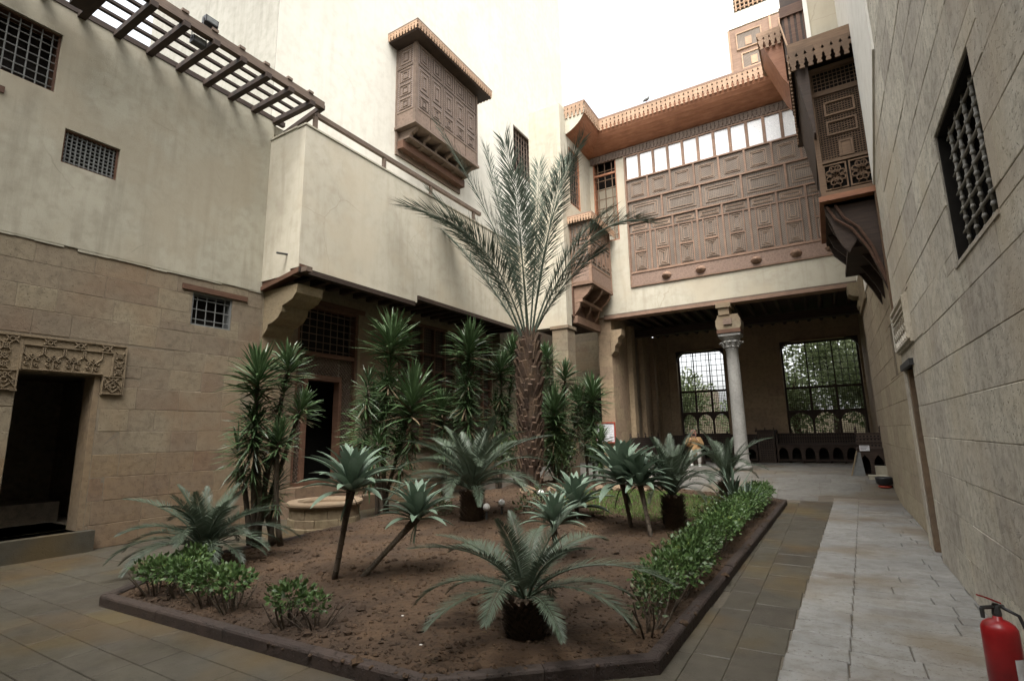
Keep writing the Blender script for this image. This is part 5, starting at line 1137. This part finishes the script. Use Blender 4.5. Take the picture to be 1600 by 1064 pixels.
# ---- sword-leaved plants: shared heads
def head_mesh(nl, top, r):
    """tall tuft: stiff upswept leaves at the tip, spreading then hanging ones down the stem, some withered"""
    mb = MB(); col = .55 if top else 1.0
    for i in range(nl):
        f = i/nl; az = i*2.39996+r.uniform(-.4, .4); el = R_((86-96*f**.8)+r.uniform(-13, 13)) if top else R_((66-118*f)+r.uniform(-16, 16))
        l = r.uniform(.62, .95)*(.78+.22*math.sin(f*3.1)); sag = r.uniform(.02, .30)*(1 if el > 0 else .5); tw = r.uniform(-.35, .35)
        d = Vector((math.cos(az)*math.cos(el), math.sin(az)*math.cos(el), math.sin(el))); s = Vector((-math.sin(az), math.cos(az), 0)); w_ = r.uniform(.022, .032)
        s = (s*math.cos(tw)+s.cross(d)*math.sin(tw)).normalized(); b = Vector((0, 0, .22-col*f)); p1 = b+d*l*.3; p2 = b+d*l*.68+Vector((0, 0, -sag*.25*l)); p3 = b+d*l+Vector((0, 0, -sag*l))
        nn = s.cross(d)*w_*.45
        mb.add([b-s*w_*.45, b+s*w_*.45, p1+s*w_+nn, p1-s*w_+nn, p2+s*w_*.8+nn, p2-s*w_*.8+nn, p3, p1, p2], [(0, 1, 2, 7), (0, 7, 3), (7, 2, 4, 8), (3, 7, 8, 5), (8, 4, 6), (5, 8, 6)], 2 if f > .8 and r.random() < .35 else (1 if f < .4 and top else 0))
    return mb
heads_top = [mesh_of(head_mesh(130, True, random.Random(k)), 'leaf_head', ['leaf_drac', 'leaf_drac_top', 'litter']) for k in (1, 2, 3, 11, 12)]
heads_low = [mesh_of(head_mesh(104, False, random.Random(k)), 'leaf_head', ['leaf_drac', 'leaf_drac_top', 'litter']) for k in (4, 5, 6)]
def dracaena(data, label, stems=None, sr=.035, skirt=True, extra=0, name='sword_plant'):
    base, hd = data; b = Vector(base); b.z = soil_z(b.x, b.y) if in_poly(b.x, b.y, BED) else .0; r = random.Random(int(abs(b.x*100)))
    t = thing(name, b, label, 'plant', 'sword-leaved plants in the bed'); k = 0
    for (c, R, top) in hd:
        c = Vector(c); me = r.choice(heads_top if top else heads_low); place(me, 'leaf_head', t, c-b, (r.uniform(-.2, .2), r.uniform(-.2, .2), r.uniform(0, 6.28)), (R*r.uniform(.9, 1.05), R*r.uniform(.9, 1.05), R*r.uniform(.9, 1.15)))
        f = b+Vector((r.uniform(-.12, .12), r.uniform(-.12, .12), 0)); mid = f.lerp(c, .5)+Vector((r.uniform(-.06, .06), r.uniform(-.06, .06), 0)); P = bez(f, mid*2-f.lerp(c, .5), c, 8)
        mb = MB(); mb.tube(P, [sr*(1.25-.45*i/7) for i in range(8)], 8); mb.build('stem', 'stem', t, smooth=True)
        if top and skirt and R > .5:       # older darker leaves down the stem
            for q in range(3): p = P[6].lerp(P[4], q/2); place(r.choice(heads_low), 'leaf_head', t, p-b, (r.uniform(-.2, .2), r.uniform(-.2, .2), r.uniform(0, 6.28)), R*.62)
    return t
dracaena(D['drac_a'], 'tall bushy sword-leaved plant in front of the stone wall at left')
dracaena(D['drac_a2'], 'single-headed sword-leaved plant with bare stem left of the well')
dracaena(D['drac_b'], 'many-stemmed sword-leaved plant with pale tipped heads right of the lattice door')
dracaena(D['drac_c'], 'tall sword-leaved plant in front of the dark screen')
dracaena(D['drac_c2'], 'low sword-leaved plant against the dark screen')
dracaena(D['drac_d'], 'sword-leaved plant close to the left of the date palm trunk')
dracaena(D['drac_e'], 'dense cluster of sword-leaved heads right of the date palm trunk')
dracaena(D['drac_f'], 'sword-leaved plant in front of the stone pier')
dracaena(D['drac_g'], 'small sword-leaved plant in front of the red framed notice board')
dracaena(((-7.7, 7.8, .1), [((-7.95, 7.5, 1.9), .7, 0), ((-7.5, 7.4, 1.5), .5, 0), ((-7.7, 7.3, 2.6), .55, 0)]), 'shorter dark sword-leaved plant at the foot of the many-stemmed one')
dracaena(((-7.15, 5.0, .1), [((-7.0, 4.95, .95), .38, 0), ((-7.25, 4.9, 1.15), .4, 0)]), 'low sword-leaved tuft beside the well')
# straight spear plant near the front of the column
sp_ = thing('spear_plant', (-1.75, 11.0, .15), 'low plant of stiff pale spear leaves behind the clipped hedge', 'plant')
sm = mesh_of(head_mesh(46, True, random.Random(9)), 'leaf_head', ['leaf_cycad', 'leaf_agave', 'litter']); place(sm, 'leaf_head', sp_, (0, 0, .12), (0, 0, 0), (.85, .85, .95)); place(sm, 'leaf_head', sp_, (.3, -.5, .08), (.1, 0, 2), (.6, .6, .7))
# ---- agaves on bare stems
def agave_leaf():
    mb = MB(); n = 9; v = []
    for i in range(n):
        f = i/(n-1); w_ = .098*(math.sin(math.pi*min(1, f*.84+.12))**.9)*(1 if f < .96 else .15)+.003; x = f; z = .16*math.sin(f*2.2)-.10*f*f
        v += [(x, -w_, z+w_*.42), (x, 0, z), (x, w_, z+w_*.42)]
    mb.add(v, [(i*3+k, i*3+k+1, (i+1)*3+k+1, (i+1)*3+k) for i in range(n-1) for k in range(2)]); return mb
agl = mesh_of(agave_leaf(), 'leaf', 'leaf_agave', True)
def agave(data, label, n=38, low=False):
    base, c, R = data; R *= 1.18; b = Vector(base); b.z = soil_z(b.x, b.y); c = Vector(c); r = random.Random(int(abs(c.x*71)))
    t = thing('agave', b, label, 'agave', 'agaves on bare stems'); off = c-b
    mid = b.lerp(c, .5)+Vector((0, 0, -.03)); P = bez(b-Vector((0, 0, .05)), mid, c-Vector((0, 0, .02)), 8); mb = MB(); mb.tube(P, [.035, .033, .031, .030, .031, .034, .040, .05], 10)
    for i in range(1, 8): mb.tube([P[i]-(P[i]-P[i-1]).normalized()*.006, P[i]+(P[i]-P[i-1]).normalized()*.006], .037, 10)
    mb.build('stem', 'stem', t, smooth=True)
    for i in range(n):
        f = i/n; az = i*2.39996+r.uniform(-.1, .1); el = R_(80-88*f+r.uniform(-6, 6)); s = R*(.72+.42*math.sin(min(1, f+.15)*2.1))*r.uniform(.9, 1.06)
        place(agl, 'leaf', t, off+Vector((.03*math.cos(az), .03*math.sin(az), .05-.10*f)), (0, -el+.10, az), (s, s*1.0, s))
    for k in range(3):      # withered hanging leaves
        az = r.uniform(0, 6.28); place(agl, 'withered_leaf', t, off+Vector((0, 0, -.06)), (r.uniform(-.3, .3), 1.2, az), (R*.6, R*.25, R*.3))
    return t
labs = ['agave on an upright bare stem just right of the well', 'agave on a steeply leaning bare stem', 'agave rosette on the left of the twin stems beside the upright cycad', 'agave rosette on the right of the twin stems beside the upright cycad', 'low agave behind the front cycad near the grass', 'lowest agave directly behind the front cycad']
for d_, l_ in zip(D['agave'], labs): agave(d_, l_)
# ---- clipped shrubs along the kerb
def leaf_cloud(n, rx, ry, rz, size, r, shell=.55):
    mb = MB()
    for i in range(n):
        d = Vector((r.gauss(0, 1), r.gauss(0, 1), r.gauss(0, 1))).normalized(); q = shell+(1-shell)*r.random()
        bu = 1+.22*noise.noise(d*2.3+Vector((rx*9, 0, n*.01))); p = Vector((d.x*rx, d.y*ry, d.z*rz))*q*bu; s = size*r.uniform(.6, 1.25)
        o = (d+Vector((r.uniform(-.8, .8), r.uniform(-.8, .8), r.uniform(-.2, 1.0)))).normalized(); sd = o.cross(Vector((r.uniform(-1, 1), r.uniform(-1, 1), r.uniform(-1, 1)))).normalized()
        mb.add([p, p+o*s*.5+sd*s*.27, p+o*s, p+o*s*.5-sd*s*.27], [(0, 1, 2, 3)])
    return mb
hm = [mesh_of(leaf_cloud(1050, .29, .40, .17, .052, random.Random(k), .3), 'foliage', 'leaf_hedge') for k in (1, 2, 3)]
def stems_mesh(n, r, h, sp): 
    mb = MB()
    for k in range(n):
        a = r.uniform(0, 6.28); q = r.uniform(.02, sp); b = Vector((math.cos(a)*q*.5, math.sin(a)*q*.5, -.03)); c = Vector((math.cos(a)*q*1.5, math.sin(a)*q*1.5, h)); mb.tube([b, b.lerp(c, .5)+Vector((r.uniform(-.02, .02), r.uniform(-.02, .02), 0)), c], [.010, .008, .005], 5)
    return mb
stmsh = [mesh_of(stems_mesh(9, random.Random(k), .26, .2), 'stems', 'stem') for k in (1, 2)]
def shrub(x, y, s, label, hz_=.30, grp='clipped shrubs along the right kerb', me=None, ms=None, rz=None):
    z = soil_z(x, y); t = thing('hedge_shrub', (x, y, z), label, 'shrub', grp)
    place(ms or PR.choice(stmsh), 'stems', t, (0, 0, 0), (0, 0, PR.uniform(0, 6)), (1, 1, hz_/.28)); place(me or PR.choice(hm), 'foliage', t, (0, 0, hz_), (PR.uniform(-.12, .12), PR.uniform(-.12, .12), PR.uniform(-.3, .3)+PR.choice((0, math.pi))), s); return t
yy = 4.75; k = 0
hed = []
while yy < 12.9: hed.append(yy); yy += .52
for i, yv in enumerate(hed):
    lab = 'one of the clipped shrubs between both ends of the row along the right kerb'
    if i == 0: lab = 'nearest clipped shrub of the row along the right kerb'
    if i == len(hed)-1: lab = 'farthest clipped shrub at the end of the row by the kerb corner'
    shrub(-1.40+PR.uniform(-.05, .04)-(.04 if i else 0), yv, (1.0 if i else .85)*PR.uniform(.92, 1.05), lab, PR.uniform(.25, .31))
sm1 = mesh_of(leaf_cloud(120, .16, .16, .20, .045, random.Random(31), .2), 'foliage', 'leaf_shrub')
shrub(-1.38, 4.27, 1.0, 'thin sparse seedling shrub at the front corner of the bed', .26, 'shrubs at the front of the bed', sm1)
hl = [mesh_of(leaf_cloud(n_, a, b, c, .055, random.Random(40+i), .35), 'foliage', 'leaf_hedge') for i, (n_, a, b, c) in enumerate(((620, .29, .24, .12), (380, .21, .18, .13), (160, .14, .14, .12)))]
for x, y_, m_, s, h, lab in ((-6.10, 3.0, 0, 1.0, .24, 'leftmost low green shrub of the front hedge'), (-5.68, 3.02, 0, .95, .25, 'second low green shrub from the left in the front hedge'), (-5.22, 3.03, 0, .95, .24, 'third low green shrub from the left in the front hedge'),
    (-4.82, 3.02, 1, .95, .26, 'small shrub on a bare stem ending the front left hedge'), (-4.02, 3.02, 1, .95, .24, 'separate small shrub at the middle of the front kerb'), (-3.78, 3.10, 2, .8, .18, 'tiny seedling beside the separate front shrub'), (-6.15, 3.35, 1, 1.0, .28, 'dark purplish shrub tip at the left corner of the bed')):
    shrub(x, y_, s, lab, h, 'shrubs at the front of the bed', hl[m_])
for i, (x, y_, s) in enumerate(((-4.95, 8.6, 1.5), (-4.55, 9.2, 1.6), (-5.1, 9.4, 1.3), (-6.3, 7.9, 1.1), (-6.6, 8.3, 1.2), (-2.1, 9.9, 1.3), (-1.95, 10.8, 1.4))):
    shrub(x, y_, s, ['yellow-green low bush by the garden light', 'low bush left of the grass patch', 'low bush in front of the palm trunk', 'small bush left of the middle cycad', 'small bush at the foot of the many-stemmed plant', 'small bush behind the upright cycad', 'small bush beside the spear plant'][i], .15, 'low bushes inside the bed', sm1)
big = mesh_of(leaf_cloud(1500, .75, .6, .62, .10, random.Random(60), .3), 'foliage', 'leaf_shrub')
t = thing('dark_bush', (-7.3, 12.3, .4), 'dark leafy bush behind the sword plants left of the palm', 'bush'); place(big, 'foliage', t, (0, 0, .8), (0, 0, 0), 1); place(stmsh[0], 'stems', t, (0, 0, 0), (0, 0, 0), (2, 2, 2.5))
# dead-leaf skirt round the dense cluster
t = thing('dark_bush', (-6.5, 13.3, .4), 'dark mass of old leaves under the sword plants right of the palm', 'bush'); place(big, 'foliage', t, (0, 0, .75), (0, 0, 2), (.75, .75, 1.1)); place(stmsh[1], 'stems', t, (0, 0, 0), (0, 0, 0), (2, 2, 2.5))
# stones and bricks at the far edge of the bed
for i, (x, y_, s) in enumerate(((-5.9, 11.6, .16), (-5.6, 11.5, .13), (-5.25, 11.7, .18), (-4.8, 11.9, .15), (-4.4, 12.0, .17), (-6.3, 11.1, .2), (-3.9, 12.2, .14))):
    r = random.Random(i); mb = MB(); mb.add([(x+a*s*r.uniform(.8, 1.3), y_+b*s*r.uniform(.8, 1.2), soil_z(x, y_)+s*.3+c*s*.6) for a, b, c in ico], icf); o = mb.build('rock', 'stone_low'); tag(o, 'brownish edging rock lying behind the grass at the foot of the palm', 'rock', 'edging rocks at the back of the bed')
for i, (x, y_) in enumerate(((-3.55, 2.98), (-2.75, 3.2), (-3.3, 3.6))):
    o = MB().box(x-.010, x+.010, y_-.006, y_+.006, soil_z(x, y_), soil_z(x, y_)+.004).build('litter_scrap', 'white'); tag(o, 'tiny white scrap lying on the bare soil', 'litter', 'white scraps on the soil')

# ---- garden trees beyond the windows
tl = mesh_of(leaf_cloud(5200, 2.0, 1.4, 1.7, .17, random.Random(90), .1), 'crown', 'leaf_tree')
for i, (x, y_, z, s, lab) in enumerate(((-1.5, 28.5, 2.9, 1.0, 'leafy garden tree seen left in the right window'), (1.4, 29.5, 3.6, 1.15, 'leafy garden tree seen right in the right window'), (-7.2, 30, 3.1, 1.15, 'leafy garden tree filling most of the left window'), (.2, 31.5, 5.2, 1.4, 'tall garden tree behind the right window'), (-4.2, 33, 2.4, .95, 'far round garden tree between the windows'), (2.8, 33, 4.6, 1.4, 'garden tree at the far right of the right window'), (-10.5, 34, 3.0, 1.2, 'distant garden tree in the left window'))):
    t = thing('garden_tree', (x, y_, .2), lab, 'tree', 'garden trees behind the loggia'); place(tl, 'crown', t, (0, 0, z-.2), (0, 0, i*1.3), s)
    mb = MB(); mb.tube([(x, y_, .1), (x+.1, y_, z*.5), (x-.05, y_, z), (x+.2, y_, z+1)], [.2, .16, .12, .05], 9); mb.tube([(x+.05, y_, z*.6), (x+.7, y_+.2, z+.3)], [.1, .04], 7); mb.build('trunk', 'trunk_palm', t)

# ================================================================== SEATED VISITOR
def skin(name, verts, edges, rads, mat, parent, root=0, lvl=2):
    me = bpy.data.meshes.new(name); o_ = wloc(parent); me.from_pydata([(v[0]-o_[0], v[1]-o_[1], v[2]-o_[2]) for v in verts], edges, []); me.materials.append(M[mat])
    o = bpy.data.objects.new(name, me); COL.objects.link(o); o.parent = parent
    o.modifiers.new('skin', 'SKIN'); 
    for i, r in enumerate(rads): me.skin_vertices[0].data[i].radius = (r, r) if isinstance(r, (int, float)) else r
    me.skin_vertices[0].data[root].use_root = True
    s = o.modifiers.new('sub', 'SUBSURF'); s.levels = s.render_levels = lvl
    return o
px, py = -4.33, 19.9; f0 = .40
pe = thing('person', (px, py, f0), 'visitor in tan coat and rose headscarf holding a camera up to the face', 'person')
# camera-facing direction
fd = Vector((.212, -.977, 0)); sd2 = Vector((.977, .212, 0))
def pp(s, f, z): v = Vector((px, py, 0))+sd2*s+fd*f; return (v.x, v.y, z)
MB().box(px-.28, px+.28, py-.12, py+.3, f0, f0+.42).build('stool', 'wood_dark', pe)
V = [pp(0, 0, .86), pp(0, 0, 1.05), pp(0, .02, 1.24), pp(0, .03, 1.36), pp(0, .05, 1.43), pp(0, .06, 1.52), pp(0, .06, 1.62),
     pp(-.19, .0, 1.31), pp(-.27, .10, 1.10), pp(-.08, .25, 1.33), pp(.19, .0, 1.31), pp(.27, .10, 1.10), pp(.08, .25, 1.33),
     pp(-.11, .05, .86), pp(-.14, .45, .88), pp(-.13, .47, .46), pp(.11, .05, .86), pp(.14, .45, .88), pp(.13, .47, .46)]
E_ = [(0, 1), (1, 2), (2, 3), (3, 4), (4, 5), (5, 6), (2, 7), (7, 8), (8, 9), (2, 10), (10, 11), (11, 12), (0, 13), (13, 14), (14, 15), (0, 16), (16, 17), (17, 18)]
skin('body', V, E_, [.15, .14, .16, .07, .05, .085, .06, .065, .05, .032, .065, .05, .032, .10, .07, .045, .10, .07, .045], 'skin', pe)
V = [pp(0, 0, .82), pp(0, 0, 1.05), pp(0, .01, 1.25), pp(0, .02, 1.37), pp(-.20, .0, 1.32), pp(-.28, .11, 1.09), pp(-.10, .23, 1.29), pp(.20, .0, 1.32), pp(.28, .11, 1.09), pp(.10, .23, 1.29), pp(-.13, .32, .86), pp(.13, .32, .86)]
skin('coat', V, [(0, 1), (1, 2), (2, 3), (2, 4), (4, 5), (5, 6), (2, 7), (7, 8), (8, 9), (0, 10), (0, 11)], [.21, .19, .19, .08, .085, .07, .05, .085, .07, .05, .12, .12], 'coat', pe)
V = [pp(-.12, .1, .86), pp(-.14, .46, .89), pp(-.13, .48, .47), pp(.12, .1, .86), pp(.14, .46, .89), pp(.13, .48, .47)]
skin('trousers', V, [(0, 1), (1, 2), (0, 3), (3, 4), (4, 5)], [.11, .085, .06, .11, .085, .06], 'trouser', pe)
V = [pp(0, .01, 1.40), pp(0, .03, 1.50), pp(0, .02, 1.60), pp(0, .0, 1.67)]
skin('headscarf', V, [(0, 1), (1, 2), (2, 3)], [(.12, .10), (.105, .11), (.11, .12), (.06, .07)], 'scarf', pe)
V = [pp(0, .115, 1.50), pp(0, .125, 1.56), pp(0, .115, 1.62)]
fc_ = skin('face', V, [(0, 1), (1, 2)], [(.05, .045), (.07, .055), (.055, .05)], 'skin', pe)
mb = MB()
for s_ in (-.03, .03): c = Vector(pp(s_, .178, 1.585)); mb.lathe(c, [(.009, -.006), (.011, 0), (.008, .006)], 8)
mb.build('eyes', 'blackp', fc_); mb = MB(); mb.tube([pp(0, .17, 1.59), pp(0, .20, 1.55), pp(0, .175, 1.54)], [.007, .013, .01], 6); mb.build('nose', 'skin', fc_)
for s_ in (-1, 1):
    c = Vector(pp(s_*.05, .26, 1.40)); hd = skin('hand', [tuple(Vector(pp(s_*.08, .25, 1.33))), tuple(c)], [(0, 1)], [.03, (.035, .02)], 'skin', pe)
    for k in range(5):
        o_ = Vector(pp(s_*(.075-.016*k), .27, 1.42)); l = [.03, .055, .062, .058, .045][k]; MB().tube([o_, o_+Vector((0, 0, l*.6))+fd*.012, o_+Vector((0, 0, l))-sd2*s_*.01], [.010, .009, .007], 6).build('finger', 'skin', hd, smooth=True)
    MB().extrude([pp(s_*.13-.045, .44, f0), pp(s_*.13+.045, .44, f0), pp(s_*.13+.04, .66, f0), pp(s_*.13-.04, .66, f0)], (0, 0, .07)).build('shoe', 'white', pe)
cmr = MB(); a = Vector(pp(0, .30, 1.46)); cmr.box(a.x-.05, a.x+.05, a.y-.02, a.y+.02, a.z-.03, a.z+.035); cmr.tube([a, a+fd*.06], .022, 10); tag(cmr.build('camera_in_hands', 'blackp'), 'small black camera held by the seated visitor', 'camera')
# two pigeons
for i, (x, y_, z, l) in enumerate(((-4.35, 16.72, 13.0, 'pigeon perched on the cornice edge above the great screen'),)):
    t = thing('pigeon', (x, y_, z), l, 'bird'); mb = MB(); mb.tube([(x-.14, y_, z+.06), (x-.06, y_, z+.08), (x+.02, y_, z+.10), (x+.07, y_, z+.13), (x+.09, y_, z+.19), (x+.12, y_, z+.19)], [.012, .045, .055, .04, .025, .004], 8); mb.build('body', 'iron_grey', t, smooth=True); MB().tube([(x, y_-.01, z-.01), (x, y_-.01, z+.06)], .005, 5).build('leg', 'red_dull', t)
    MB().tube([(x+.01, y_+.02, z-.01), (x+.01, y_+.02, z+.06)], .005, 5).build('leg', 'red_dull', t)
